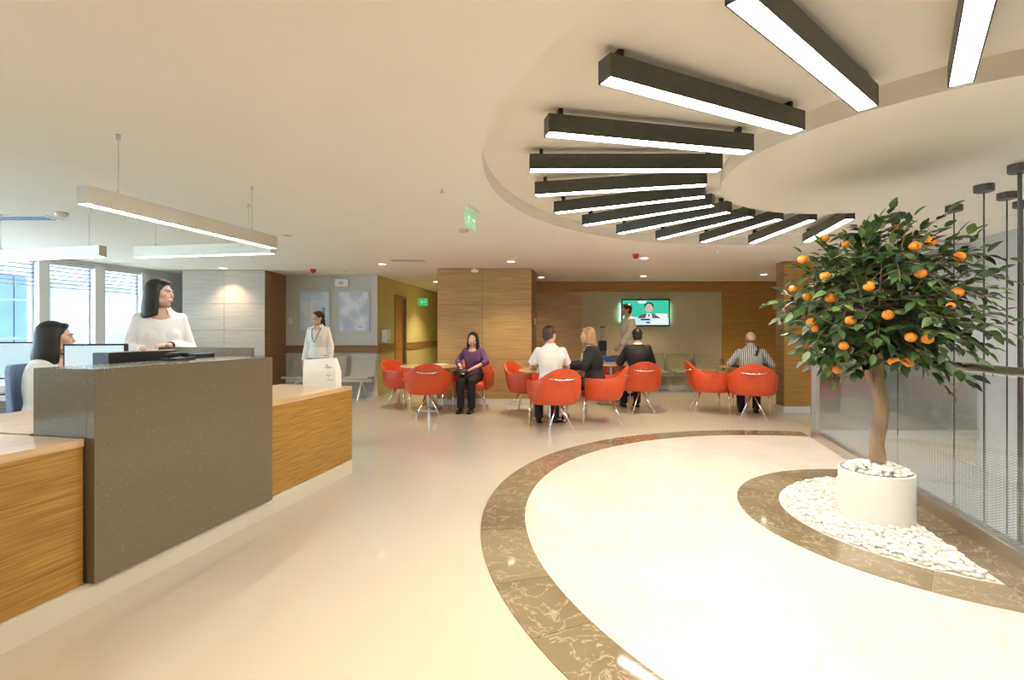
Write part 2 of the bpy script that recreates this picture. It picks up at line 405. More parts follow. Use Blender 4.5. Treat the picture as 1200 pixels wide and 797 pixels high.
# corridor left wall, slightly angled
ang = math.atan2(14.7-10.1, .58); Lc = math.hypot(.58, 4.6)
wc = empty('wall_corridor', (-2.71, 10.1, 0), ang, kind='structure')
d0, d1 = .95, 1.75                         # door opening along the wall (metres from the corner)
mb = MB(); mb.box(0, 0, 0, d0, .15, CEIL); mb.box(d0, 0, 2.08, d1, .15, CEIL); mb.box(d1, 0, 0, Lc, .15, CEIL); mb.build('wall_face', M_wallg, wc)
MB().box(0.005, -.02, .88, d0, 0, 1.05).build('chair_rail', M_paneld, wc); MB().box(d1, -.02, .88, Lc, 0, 1.05).build('chair_rail', M_paneld, wc)
door1 = empty('door_1', (-2.71, 10.1, 0), ang, kind='structure')
mb = MB(); mb.box(d0, -.012, 0, d0+.06, .15, 2.12); mb.box(d1-.06, -.012, 0, d1, .15, 2.12); mb.box(d0, -.012, 2.06, d1, .15, 2.12); mb.build('door_frame', mat('frame_mauve', (.26, .20, .15), .5), door1)
dl = MB().box(d0+.06, .06, 0, d1-.06, .1, 2.06).build('door_leaf', M_door, door1)
MB().tube([(d0+.12, .06, 1.02), (d0+.12, .02, 1.02), (d0+.24, .02, 1.02)], .01).build('door_handle', M_chrome, dl)
struct('wall_corridor_end', MB().box(-2.3, 14.7, 0, -1.2, 14.85, CEIL), M_wallg)
struct('wall_corridor_side', MB().box(-1.32, 9.7, 0, -1.2, 14.85, CEIL), M_wallg)
# back wall
wb = struct('wall_back', MB().box(.3, 11.36, 0, 6.6, 11.55, CEIL), M_wallc)
MB().box(.42, 11.30, 2.21, 6.4, 11.36, CEIL-.002).build('beam_trim', M_door, wb)
MB().box(1.6, 11.345, 0, 4.72, 11.36, .09).build('baseboard', M_skirt, wb)
def panels(name, parent, xs, zs, y, m, th=.018, gap=.006, axis='y', x=None):
    for a, b in zip(xs[:-1], xs[1:]):
        for c, dd in zip(zs[:-1], zs[1:]):
            if axis == 'y': MB().box(a+gap/2, y-th, c+gap/2, b-gap/2, y, dd-gap/2).build(name, m, parent)
            else: MB().box(x-th if axis == 'x-' else x, a+gap/2, c+gap/2, x if axis == 'x-' else x+th, b-gap/2, dd-gap/2).build(name, m, parent)
panels('wood_panel', wb, [.44, 1.58], [.09, 2.19], 11.352, M_panel)
panels('wood_panel', wb, [4.74, 6.3], [.09, .80, 1.55, 2.2], 11.352, M_door)
# pillars clad in wood panels
pa = struct('wall_pillar_centre', MB().prism([(-1.32, 9.02), (.34, 9.02), (.45, 9.6), (.45, 11.4), (.3, 11.4), (-1.32, 9.8)], 0, CEIL), M_joint)
panels('wood_panel', pa, [-1.33, -.535, .35], [.1, .81, 1.79, CEIL-.005], 9.018, M_panel)
MB().box(-1.335, 8.99, 0, .352, 9.02, .1).build('baseboard', M_skirt, pa)
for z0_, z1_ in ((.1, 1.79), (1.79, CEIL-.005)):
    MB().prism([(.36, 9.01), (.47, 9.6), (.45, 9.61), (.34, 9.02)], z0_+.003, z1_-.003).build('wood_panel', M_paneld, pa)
MB().box(-1.34, 9.02, .1, -1.32, 9.7, CEIL-.005).build('wood_panel', M_panel, pa)
pb = struct('wall_pillar_left', MB().box(-6.07, 9.26, 0, -4.57, 10.3, CEIL), M_joint)
panels('wood_panel', pb, [-6.07, -5.3, -4.55], [.1, .85, 1.33, 1.82, CEIL-.005], 9.255, M_panelg)
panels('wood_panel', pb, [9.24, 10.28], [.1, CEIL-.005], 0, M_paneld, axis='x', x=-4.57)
pc = struct('wall_pillar_right', MB().box(4.4, 8.1, 0, 5.3, 11.4, CEIL), M_joint)
panels('wood_panel', pc, [4.38, 4.86], [.1, CEIL-.005], 8.098, M_door)
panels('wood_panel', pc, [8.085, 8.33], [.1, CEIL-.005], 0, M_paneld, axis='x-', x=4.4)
mb = MB(); mb.box(4.37, 8.07, 0, 4.86, 8.1, .1); mb.box(4.37, 8.1, 0, 4.4, 8.35, .1); mb.build('baseboard', M_skirt, pc)
pc.data  # the pillar body stops short: replace by a shallow one so the alcove behind stays open
for v in pc.data.vertices:
    if v.co.y > 9: v.co.y = 8.33
struct('wall_alcove', MB().box(6.3, 8.3, 0, 6.45, 11.4, CEIL), M_wallc)
# stairwell walls
def wx(y): return 4.1+KS*y
struct('wall_stairwell', MB().prism([(wx(-3), -3), (wx(-3)+.2, -3), (wx(8.4)+.2, 8.4), (wx(8.4), 8.4)], -3.4, 2.8), M_wallv)
struct('wall_stairwell_end', MB().box(4.86, 8.2, 0, 6.4, 8.32, CEIL), M_wallv)
struct('wall_stairwell_far', MB().box(3.5, VY, -3.4, 6.2, VY+.1, -.3), M_wallv)
struct('wall_stairwell_near', MB().prism([(kx(-3)+.02, -3), (kx(VY)+.02, VY), (kx(VY)-.08, VY), (kx(-3)-.08, -3)], -3.4, -.3), M_wallv)
struct('floor_lower', MB().box(0, -3.2, -3.5, 7, 6.6, -3.4), mat('lower_floor', (.25, .25, .25), .3))
struct('wall_behind', MB().box(-9.8, -3.2, -3.4, 7, -3, 2.8), M_wallc)
# window wall on the left, parallel to the reception counter
WD = Vector((.22, .9755, 0)); wang = math.atan2(WD.y, WD.x)
def wp(Y): return (-6.66+.2255*(Y-9.2), Y)
W0 = wp(-3.2); WL = (9.98+3.2)/WD.y
ww = empty('wall_windows', (W0[0], W0[1], 0), wang, kind='structure')
def wt(Y): return (Y+3.2)/WD.y
SILL, HEAD = 1.06, 2.38
mb = MB(); mb.box(0, 0, 0, WL, .2, SILL); mb.box(0, 0, HEAD, WL, .2, 2.8); mb.box(wt(9.16), 0, SILL, WL, .2, HEAD); mb.build('wall_face', mat('window_wall_white', (.80, .83, .88), .6), ww)
MB().box(0, -.14, SILL-.03, wt(9.16), 0, SILL).build('window_sill', M_white, ww)
spans = [(7.60, 8.25), (8.41, 9.05), (6.62, 7.46)]
yy = 6.46
while yy > -2.6: spans.append((yy-.84, yy)); yy -= 1.0
edges = sorted(spans)
M_slat = mat('blind_slat', (.30, .35, .43), .5)
last = -3.2
for i, (a, b) in enumerate(edges):
    MB().box(wt(last), -.03, SILL, wt(a), .2, HEAD).build('mullion', M_white, ww); last = b
MB().box(wt(last), -.03, SILL, wt(9.18), .2, HEAD).build('mullion', M_white, ww)
slat_me = None
for i, (a, b) in enumerate(sorted(spans, reverse=True)):
    we = empty('window_%d' % (i+1), (W0[0], W0[1], 0), wang, kind='structure')
    ta, tb = wt(a), wt(b)
    mb = MB(); mb.box(ta, .08, SILL, ta+.03, .14, HEAD); mb.box(tb-.03, .08, SILL, tb, .14, HEAD); mb.box(ta, .08, SILL, tb, .14, SILL+.04); mb.box(ta, .08, HEAD-.04, tb, .14, HEAD)
    mb.build('window_frame', M_white, we)
    MB().box(ta+.03, .105, SILL+.04, tb-.03, .113, HEAD-.04).build('pane', M_glass, we)
    if i < 4:
        bl = empty('window_blind', (W0[0], W0[1], 0), wang, ['raised venetian blind on the window beside the standing receptionist', 'venetian blind on the middle window pane', 'venetian blind on the leftmost window with the blue facade behind', 'venetian blind on the window at the left frame edge'][i], 'blind')
        MB().box(ta+.02, .02, HEAD-.05, tb-.02, .07, HEAD-.005).build('head_rail', M_white, bl)
        mb = MB(); mb.box(0, -.028, -.0012, tb-ta-.05, .028, .0012)
        s0 = mb.build('slat', M_slat, bl); s0.location = (ta+.025, .045, HEAD-.085); s0.rotation_euler.x = -.32
        for kk in range(1, 6):
            s = s0.copy(); COL.objects.link(s); s.location.z = HEAD-.085-.062*kk
        for tx in (ta+.12, tb-.12): MB().tube([(tx, .045, HEAD-.05), (tx, .045, HEAD-.36)], .002, 5).build('cord', M_white, bl)
o = portal((0, 0, 0), (0, 0, 0), 1, 1)
o.location = (W0[0]+WD.x*WL/2+.2, W0[1]+WD.y*WL/2-.05, (SILL+HEAD)/2)
o.data.size = WL; o.data.size_y = HEAD-SILL; o.rotation_euler = (math.pi/2, 0, wang)
# outside: neighbouring glass building and low white roofs
bd = empty('office_building', (-18.3, 18.0, -6), .3, 'blue glass office building seen through the leftmost window', 'building')
M_bf = mat('facade_blue', (.014, .050, .105), .2, noise=.3, nscale=.8); M_bl = mat('facade_line', (.10, .15, .20), .5)
MB().box(-8, 0, 0, 1.5, 8, 13).build('wall', M_bl, bd)
for gx in range(9):
    for gz in range(9):
        MB().box(-7.9+gx*1.04, -.06, gz*1.4+.1, -7.9+gx*1.04+.98, 0, gz*1.4+1.42).build('pane', M_bf, bd)
b2 = tag(MB().box(-32, 30, -6, -8, 40, 1.6).box(-30, 29.9, -1, -10, 30, -.6).build('white_building', mat('white_facade', (.8, .82, .85), .7)), 'low white building beyond the middle windows', 'building')
tag(MB().box(-60, 14, -6.2, 0, 60, -6).build('street_ground', mat('street', (.45, .46, .48), .9)), kind='structure')

# ================================================================ balustrade by the stairwell
kang = math.atan2(1, KS); KU = Vector((KS, 1, 0)).normalized()
YS, YE = -2.8, 6.16
bal = empty('glass_balustrade', (kx(YS), YS, 0), kang, 'glass balustrade with steel handrail and patterned film along the stairwell', 'railing')
BL = (YE-YS)/KU.y
MB().box(0, -.09, -.3, BL, 0.0, .10).build('kerb', M_steel, bal, bevel=.004)
def bt(Y): return (Y-YS)/KU.y
js = [0, bt(-.9), bt(1.1), bt(3.087), bt(6.10)]
for a, b in zip(js[:-1], js[1:]):
    MB().box(a+.004, -.05, .08, b-.004, -.038, 1.04).build('glass_panel', M_film, bal)
MB().tube([(0, -.045, 1.075), (BL, -.045, 1.075)], .026, 16).build('handrail', M_steel, bal, smooth=True)
MB().box(BL-.03, -.09, 0, BL+.01, .0, 1.13).build('post', M_steel, bal, bevel=.004)
ret = empty('end_balustrade', (kx(VY)+.05, VY-.04, 0), 0, 'short glass balustrade closing the far end of the stairwell', 'railing')
MB().box(0, -.04, 0, 2.3, .04, .1).build('kerb', M_steel, ret)
MB().box(.02, -.006, .08, 2.28, .006, 1.04).build('glass_panel', M_glass, ret)
MB().tube([(0, 0, 1.075), (2.3, 0, 1.075)], .024, 12).build('handrail', M_steel, ret, smooth=True)
# pendant cables over the stairwell
for i, (u, v) in enumerate([(1118, 241), (1153, 217), (1180, 226), (1195, 193), (1198, 236), (1052, 250)]):
    Y = F*(CEIL-EYE)/(V0-v); X = (u-U0)/F*Y
    lb = ['stairwell pendant cable nearest the tree, left of the cluster', 'tall stairwell pendant cable, second from the tree', 'stairwell pendant cable, third from the tree',
          'thick stairwell pendant nearest the camera at the right frame edge', 'farther stairwell pendant cable at the right frame edge', 'stairwell pendant cable hidden mostly behind the orange tree'][i]
    e = empty('pendant_lamp', (X, Y, 0), .0, lb, 'pendant lamp', 'pendants in the stairwell')
    MB().lathe([(.055, CEIL-.055), (.064, CEIL-.05), (.064, CEIL)], 20).build('canopy', mat('canopy_grey', (.12, .115, .105), .4, .6) if i == 0 else bpy.data.materials['canopy_grey'], e)
    MB().tube([(0, 0, CEIL-.05), (0, 0, -1.2-.2*i)], .012 if i == 3 else .0055, 8).build('cable', M_dark, e)
    MB().lathe([(.02, -1.2-.2*i), (.06, -1.26-.2*i), (.07, -1.5-.2*i), (.03, -1.52-.2*i)], 16).build('lamp_shade', M_opal, e)
    pl_ = bpy.data.lights.new('pendant_bulb', 'POINT'); pl_.energy = 30; pl_.shadow_soft_size = .08; pl_.color = (1, .93, .84)
    po = bpy.data.objects.new('pendant_bulb', pl_); COL.objects.link(po); po.parent = e; po.location = (0, 0, -1.0-.2*i+.0) ; po.location.z = -1.62-.2*i

# ================================================================ ring of linear lamps in the recess
e0 = None
ordn = ['innermost hidden by leaves', ]
ring_labels = {}
ks = list(range(-8, 9))
proto = None
def ring_lamp():
    r = empty('linear_lamp', (0, 0, 0))
    a, b = 1.52, 2.83
    zt, zb = 2.51, 2.407
    mb = MB(); w_ = .045
    # open bottom channel
    mb.box(a, -w_, zt-.01, b, w_, zt); mb.box(a, -w_, zb, b, -w_+.006, zt-.01); mb.box(a, w_-.006, zb, b, w_, zt-.01)
    mb.box(a, -w_+.006, zb, a+.006, w_-.006, zt-.01); mb.box(b-.006, -w_+.006, zb, b, w_-.006, zt-.01)
    mb.build('housing', M_dark, r)
    MB().box(a+.006, -w_+.006, zb+.004, b-.006, w_-.006, zb+.012).build('diffuser', M_strip, r)
    for x in (a+.08, b-.08):
        MB().box(x-.012, -.02, zt, x+.012, .02, RZ).build('bracket', M_black, r)
    return r
names = {0: 'third nearest', }
seq = []
for k in range(-8, 9):
    an = 180+13*k
    if not (70 <= an <= 286): continue
    o = ring_lamp() if proto is None else copy_tree(proto)
    proto = proto or o
    o.location = (CX, CY, 0); o.rotation_euler.z = an*D2R
    seq.append((an, o))
desc = {219: 'large dark linear lamp crossing the top edge of the ceiling recess', 232: 'glowing linear lamp at the top right corner of the ceiling', 206: 'dark linear lamp with its end cap showing, third from the top right corner',
        193: 'dark linear lamp, fourth from the top right corner of the recess', 180: 'level dark linear lamp facing the camera, left end farthest left', 167: 'dark linear lamp just beyond the level one',
        154: 'dark linear lamp, second beyond the level one', 141: 'dark linear lamp, third beyond the level one', 128: 'dark linear lamp, fourth beyond the level one', 115: 'dark linear lamp, third before the tree leaves',
        102: 'dark linear lamp, second before the tree leaves', 89: 'short-looking dark linear lamp touching the tree leaves', 76: 'farthest dark linear lamp, behind the tree crown'}
for an, o in seq:
    tag(o, desc.get(an, 'dark linear lamp of the ceiling recess out of frame, %s' % ('nearest the camera' if an < 250 else 'right of the nearest one' if an < 265 else 'over the balustrade' if an < 275 else 'over the stairwell')), 'ceiling lamp', 'radial lamps in the round ceiling recess')

# ================================================================ pendant linear lamps over the reception
def pend(p0, p1, cabs, label):
    p0, p1 = Vector(p0), Vector(p1); dv = p1-p0; Ln = dv.length; an = math.atan2(dv.y, dv.x)
    r = empty('linear_pendant', (p0.x, p0.y, 0), an, label, 'ceiling lamp', 'linear pendants over the reception')
    zb, zt, w_ = 1.99, 2.09, .035
    mb = MB(); mb.box(0, -w_, zt-.008, Ln, w_, zt); mb.box(0, -w_, zb, Ln, -w_+.005, zt-.008); mb.box(0, w_-.005, zb, Ln, w_, zt-.008)
    mb.box(0, -w_+.005, zb, .005, w_-.005, zt-.008); mb.box(Ln-.005, -w_+.005, zb, Ln, w_-.005, zt-.008); mb.build('housing', M_alu, r)
    MB().box(.005, -w_+.005, zb+.004, Ln-.005, w_-.005, zb+.01).build('diffuser', M_strip2, r)
    for c in cabs:
        MB().tube([(c, 0, zt), (c, 0, CEIL-.02)], .003, 6).build('cable', M_steel, r)
        MB().lathe([(.012, CEIL-.035), (.012, CEIL)], 10, (c, 0, 0)).build('cable_fixing', M_steel, r); MB().lathe([(.008, zt), (.006, zt+.03)], 8, (c, 0, 0)).build('cable_fixing', M_steel, r)
pend((-2.315, 2.70, 0), (-1.98, 4.17, 0), [.2, 1.26], 'long aluminium pendant lamp over the stone reception counter')
pend((-2.10, 4.42, 0), (-3.5, 4.68, 0), [.25, 1.22], 'aluminium pendant lamp behind the long one, near the standing receptionist')
pend((-3.75, 4.6, 0), (-5.2, 4.93, 0), [.16, 1.25], 'aluminium pendant lamp at the left frame edge, grey end cap showing')

# ================================================================ downlights and ceiling fittings
dls = [(448, 309.5, 'downlight above the two posters, left of the corridor mouth'), (599, 306.5, 'downlight just in front of the central wooden pillar'), (634, 325, 'small far downlight right of the central pillar'),
       (755, 302.5, 'downlight beside the red ceiling alarm'), (754, 323.5, 'far downlight above the television'), (895, 321.5, 'far downlight left of the right-hand wooden pillar'), (265, 317.5, 'downlight grazing the pale pillar behind the standing receptionist'),
       (511, 331, 'downlight inside the corridor'), (337, 276, 'unlit round downlight behind the long pendant lamp')]
def downlight(X, Y, label, on=True, e=1.0):
    r = empty('downlight', (X, Y, CEIL), 0, label, 'downlight', 'recessed ceiling downlights')
    MB().lathe([(.055, -.004), (.075, -.008), (.08, 0), (.055, 0)], 24).build('trim_ring', M_white, r)
    MB().lathe([(.055, -.005), (.055, -.001)], 20).build('lens', M_bulb if on else M_alu, r)
    if on:
        l = bpy.data.lights.new('downlight_beam', 'SPOT'); l.energy = SPOT_W*e; l.spot_size = 1.9; l.spot_blend = .7; l.shadow_soft_size = .05; l.color = WARM
        o = bpy.data.objects.new('downlight_beam', l); COL.objects.link(o); o.parent = r; o.location = (0, 0, -.02)
for i, (u, v, lb) in enumerate(dls):
    Y = F*(CEIL-EYE)/(V0-v); X = (u-U0)/F*Y
    if i == 6: X, Y = -5.15, 8.95
    if i == 7: X, Y = -1.72, 11.4
    downlight(X, Y, lb, i != 8, .35 if i in (2, 7) else .6 if i == 6 else 1)
for X, Y, lb in ((-1.6, 12.4, 'added fill downlight brightening the corridor, hidden from view'), (.1, 1.0, 'added fill downlight above the camera, out of frame'), (-.9, 5.2, None), (-2.6, -1, 'added unseen fill downlight on the reception side, behind the viewpoint'), (.1, -1.6, 'added unseen fill downlight behind the camera')):  # unseen downlights added to brighten the corridor and the near floor
    if lb: downlight(X, Y, lb, e=1.6)
pend((-6.0, 4.3, 0), (-6.45, 2.35, 0), [.2, 1.8], 'added unseen fill lamp in pendant form near the windows, outside the left frame edge')  # this and the next two pendants are added to brighten the left side
pend((-3.4, 2.6, 0), (-3.85, .6, 0), [.2, 1.8], 'added unseen fill lamp in pendant form over the staff desks, outside the left frame edge')
pend((-4.9, 1.9, 0), (-5.35, -.1, 0), [.2, 1.8], 'added unseen fill lamp in pendant form at the back of the staff area, outside the frame')
def cl(u, v, z=CEIL):
    Y = F*(z-EYE)/(V0-v); return ((u-U0)/F*Y, Y, z)
def dome(u, v, r, h, m, name, label, cat):
    return tag(MB().lathe([(r, 0), (r, -h*.4), (r*.75, -h*.8), (r*.3, -h)], 20).build(name, m, loc=cl(u, v), smooth=False), label, cat)
dome(543, 269, .06, .035, M_alu, 'smoke_detector', 'round grey smoke detector beside the hanging green exit sign', 'smoke detector')
dome(72, 249, .055, .045, M_alu, 'smoke_detector', 'small round smoke detector behind the near end of the long pendant', 'smoke detector')
dome(620, 292, .03, .03, M_white, 'smoke_detector', 'tiny white detector on the ceiling before the recess rim', 'smoke detector')
dome(842, 294, .03, .03, M_white, 'smoke_detector', 'tiny white detector below the far linear lamps', 'smoke detector')
for (u, v, r, h, lb) in ((745, 298, .045, .07, 'red fire alarm sounder on the ceiling before the television wall'), (367, 315.5, .05, .07, 'red fire alarm sounder on the ceiling above the left poster')):
    dome(u, v, r, h, M_redpl, 'fire_alarm', lb, 'alarm')
for (u, v, lb) in ((518, 221, 'sprinkler head on the bare ceiling left of the exit sign'), (296, 300, 'sprinkler head above the pale pillar'), (405, 316, 'small white sprinkler above the white wall box')):
    e = empty('sprinkler', cl(u, v), 0, lb, 'sprinkler')
    MB().lathe([(.03, 0), (.028, -.006)], 16).build('plate', M_white, e); MB().lathe([(.007, -.006), (.007, -.03), (.02, -.032), (.02, -.035)], 10).build('nozzle', M_alu, e)
v_ = empty('air_vent', cl(478, 304.5), 0, 'rectangular white air vent in the ceiling before the corridor', 'vent')
MB().box(-.3, -.12, -.008, .3, .12, 0).build('frame', M_white, v_)
for k in range(5): MB().box(-.27, -.09+k*.045, -.014, .27, -.075+k*.045, -.008).build('slat', M_alu, v_)
ve = empty('air_vent', (-5.1, 5.0, CEIL), 0, 'long white air vent over the reception at the left frame edge', 'vent')
MB().box(-.7, -.1, -.008, .55, .1, 0).build('frame', M_white, ve)
for k in range(3): MB().box(-.66, -.07+k*.055, -.013, .5, -.045+k*.055, -.008).build('slat', M_bluegrey, ve)
cv = empty('security_camera', (-.66, 8.85, CEIL), 0, 'white security camera above the central wooden pillar', 'camera')
MB().lathe([(.03, 0), (.03, -.02), (.012, -.025), (.012, -.05)], 12).build('mount', M_white, cv)
MB().tube([(-.05, -.01, -.065), (.06, -.04, -.07)], .027, 12).build('camera_body', M_white, cv)
# hanging exit sign
M_exitp = mat('exit_plate', (.40, .75, .50), .2, emit=(.35, .9, .5), es=.2)
M_mark = emis('exit_mark', (.8, 1, .85), 1.0)
def pictogram(parent, M4, s):
    """running figure, arrow and door: flat marks on the plate (x right, z up)"""
    mb = MB()
    def fl(pts): mb._q([mb.bm.verts.new(M4 @ Vector((x*s, 0, z*s))) for x, z in pts])
    fl([(-.05, .30), (.05, .30), (.05, .20), (-.05, .20)]); fl([(-.10, .17), (.08, .17), (.05, -.05), (-.08, -.05)])
    fl([(-.10, .15), (-.25, .0), (-.2, -.03), (-.08, .08)]); fl([(.08, .15), (.24, .06), (.22, .0), (.07, .08)])
    fl([(-.08, -.05), (-.28, -.28), (-.2, -.32), (0, -.05)]); fl([(0, -.05), (.18, -.15), (.15, -.34), (.07, -.34), (.09, -.18), (-.04, -.05)])
    fl([(.45, .08), (.8, .08), (.8, .2), (1, .03), (.8, -.14), (.8, -.02), (.45, -.02)])
    mb.build('arrow', M_mark, parent)
ex = empty('exit_sign', cl(551, 243.5), 1.25, 'green exit sign hanging from the ceiling left of the lamp ring', 'exit sign')
MB().box(-.13, -.03, -.03, .13, .03, 0).build('housing', M_white, ex)
MB().box(-.12, -.004, -.19, .12, .004, -.03).build('sign_plate', M_exitp, ex)
pictogram(ex, Matrix.Translation((-.04, -.006, -.11)), .15)
dm = empty('exit_sign', (-2.36, 12.62, 1.98), ang-.0, 'small green exit sign on the corridor wall', 'exit sign')
MB().box(-.03, -.24, -.02, .03, -.02, .16).build('housing', M_green, dm)
pictogram(dm, Matrix.Translation((-.035, -.11, .07)) @ Matrix.Rotation(-math.pi/2, 4, 'Z'), .10)
wbx = empty('wall_box', (-3.42, 10.1, 2.28), 0, 'small white exit light box on the wall above the posters', 'light box')
MB().box(-.13, -.06, -.08, .13, 0, .08).build('case', M_white, wbx, bevel=.01)
MB().box(-.04, -.062, -.03, .04, -.06, .03).build('lens', M_alu, wbx)

# ================================================================ posters, switches
def poster(x0_, x1_, z0_, z1_, label, seed, figure):
    y = 10.1; e = empty('poster', ((x0_+x1_)/2, y, (z0_+z1_)/2), 0, label, 'poster')
    W, H = x1_-x0_, z1_-z0_
    MB().box(-W/2, -.03, -H/2, W/2, 0, H/2).build('frame', mat('poster_frame', (.55, .66, .80), .3), e)
    mm, t, b = new_mat('poster_print'); b.inputs['Roughness'].default_value = .3
    tc = t.nodes.new('ShaderNodeTexCoord'); n = t.nodes.new('ShaderNodeTexNoise'); n.inputs['Scale'].default_value = 3.5; n.inputs['Detail'].default_value = 4
    mp = t.nodes.new('ShaderNodeMapping'); mp.inputs['Location'].default_value = (seed, seed, seed)
    r = t.nodes.new('ShaderNodeValToRGB'); r.color_ramp.elements[0].position = .38; r.color_ramp.elements[1].position = .6
    r.color_ramp.elements[0].color = (.52, .60, .80, 1) if figure else (.60, .74, .95, 1); r.color_ramp.elements[1].color = (.82, .88, 1, 1)
    t.links.new(tc.outputs['Object'], mp.inputs[0]); t.links.new(mp.outputs[0], n.inputs['Vector']); t.links.new(n.outputs[0], r.inputs[0]); t.links.new(r.outputs[0], b.inputs['Base Color'])
    MB().box(-W/2+.03, -.034, -H/2+.03, W/2-.03, -.03, H/2-.03).build('print', mm, e)
    md = mat('print_line', (.30, .42, .62), .4)
    mb = MB()
    if figure:
        mb.box(.08, -.036, -H/2+.09, .2, -.034, -H/2+.10); mb.box(.1, -.036, -H/2+.11, .16, -.034, -H/2+.125); mb.box(-.12, -.036, .02, -.02, -.034, .022)
    else:
        mb.box(-.12, -.036, -.25, -.115, -.034, .24); mb.box(-.12, -.036, .24, .2, -.034, .245); mb.box(.15, -.036, -.2, .22, -.034, .08)
    mb.build('print_marks', md, e)
def atY(u, v, Y): return ((u-U0)/F*Y, EYE-(v-V0)/F*Y)
xa, za = atY(350.5, 389, 10.07); xb, zb = atY(386.5, 341, 10.07); poster(xa, xb, za, zb, 'pale blue framed poster behind the standing woman with the lanyard', 2.0, False)
xa, za = atY(396.5, 389, 10.07); xb, zb = atY(432.5, 341, 10.07); poster(xa, xb, za, zb, 'pale blue framed poster with a map-like print, nearest the corridor', 8.0, True)
def switch(loc, rz, label):
    e = empty('light_switch', loc, rz, label, 'switch'); MB().box(-.04, -.012, -.06, .04, 0, .06).build('plate', M_white, e, bevel=.003); MB().box(-.015, -.018, -.025, .015, -.012, .025).build('rocker', M_white, e)
xa, za = atY(340.5, 376, 10.1); switch((xa, 10.1, za), 0, 'white switch plate on the wall left of the posters')
xa, za = atY(625.8, 377, 9.3); switch((.425, 9.3, za), math.atan2(.59, .11), 'white switch plate on the dark side of the central pillar')
switch((4.38, 8.2, 1.48), -math.pi/2, 'white switch plate on the narrow side of the right-hand pillar')
dsp = empty('dispenser', (-2.66, 10.32, 1.08), ang, 'white sanitiser dispenser on the olive corridor wall', 'dispenser')
MB().box(-.08, -.13, 0, .10, 0, .27).build('case', M_white, dsp, bevel=.012); MB().box(-.03, -.15, .02, .05, -.13, .06).build('lever', M_alu, dsp)

# ================================================================ television
tv = empty('television', (0, 11.36, 0), 0, 'wall television showing a news presenter on a green background', 'television')
xl, zb = atY(728, 382.5, 11.28); xr, zt = atY(785, 350.5, 11.28)
MB().box(xl, -.09, zb, xr, -.045, zt).build('case', M_black, tv, bevel=.006)
xm, zm = (xl+xr)/2, (zb+zt)/2; W, H = (xr-xl)/2-.03, (zt-zb)/2-.03
MB().box(xm-.25, -.045, zm-.15, xm+.25, 0, zm+.15).build('wall_bracket', M_black, tv)
M_led = emis('tv_back_light', (.45, 1, .82), 22)
for sx_ in (xl+.01, xr-.02): MB().box(sx_, -.040, zb+.1, sx_+.012, -.03, zt-.1).build('back_light', M_led, tv)
scr = MB().box(xm-W, -.093, zm-H, xm+W, -.09, zm+H).build('screen', emis('tv_green', (.05, .62, .40), 1.0), tv)
def flat(name, pts, col, s, d=.0015, lay=1):
    mb = MB(); y = -.093-.0012*lay
    a = [mb.bm.verts.new((xm+x*W, y, zm+z*H)) for x, z in pts]; mb._q(a); mb.build(name, emis('tv_'+name, col, s), scr, fix=False)
ell = lambda cx, cz, rx, rz, n=20: [(cx+rx*math.cos(i*2*math.pi/n), cz+rz*math.sin(i*2*math.pi/n)) for i in range(n)]
flat('lower_band', [(-1, -1), (1, -1), (1, -.45), (-1, -.3)], (.62, .82, .90), 1.0, lay=1)
flat('lower_glow', [(.2, -.95), (.95, -.9), (.95, -.1), (.45, -.05)], (.88, .95, .92), 1.0, lay=2)
flat('upper_glow', [(-.3, .75), (.0, .75), (.05, .95), (-.35, .95)], (.75, .95, .88), 1.0, lay=2)
flat('suit', [(-.35, -.45), (.65, -.45), (.45, -.2), (.25, -.08), (-.02, -.08), (-.25, -.2)], (.16, .12, .09), 1.0, lay=3)
flat('shirt', [(-.02, -.45), (.3, -.45), (.24, -.05), (.04, -.05)], (.75, .80, .95), 1.0, lay=4)
flat('tie', [(.10, -.3), (.17, -.3), (.16, -.12), (.12, -.12)], (.03, .03, .06), 1.0, lay=5)
flat('hair', ell(.14, .55, .205, .30), (.05, .04, .05), 1.0, lay=5)
flat('face', ell(.14, .38, .165, .36), (.72, .45, .40), 1.0, lay=6)
flat('caption', [(-.22, -.62), (.18, -.62), (.18, -.50), (-.22, -.50)], (.02, .02, .10), 1.0, lay=7)
flat('caption_second', [(.02, -.85), (.18, -.85), (.18, -.74), (.02, -.74)], (.02, .02, .12), 1.0, lay=7)
MB().box(xm-.06, -.08, zt, xm+.06, -.05, zt+.02).build('web_camera', M_white, tv)

# ================================================================ reception counter
CA = math.atan2(.9757, .2195)              # local +x runs along the counter away from the camera, local +y to the staff side
def rl(Xw, Yw):
    dx, dy = Xw+2.0, Yw-2.345; return dx*math.cos(CA)+dy*math.sin(CA), -dx*math.sin(CA)+dy*math.cos(CA)
rec = empty('reception_desk', (-2.0, 2.345, 0), CA, 'long golden oak reception desk with a pale plinth and low desktop', 'desk')
X1 = 2.36
mb = MB(); mb.box(-2.8, 0, .12, -.005, .03, .765); mb.build('front_panel', M_oak, rec)
mb = MB(); mb.box(1.2, 0, .12, X1, .03, .765); mb.build('front_panel', M_oak, rec)
MB().box(X1-.03, .03, .12, X1, .72, .765).build('end_panel', M_oak, rec)
mb = MB(); mb.box(-2.8, 0, .765, .0, .75, .80); mb.build('desk_top', M_oakdesk, rec)
mb = MB(); mb.box(1.2, 0, .765, X1, .75, .80); mb.build('desk_top', M_oakdesk, rec)
MB().box(0.03, .38, .765, 1.18, 1.25, .80).build('inner_shelf', M_oakdesk, rec)
for x_ in (.05, 1.12): MB().box(x_, .8, 0, x_+.04, 1.2, .765).build('inner_support', M_white, rec)
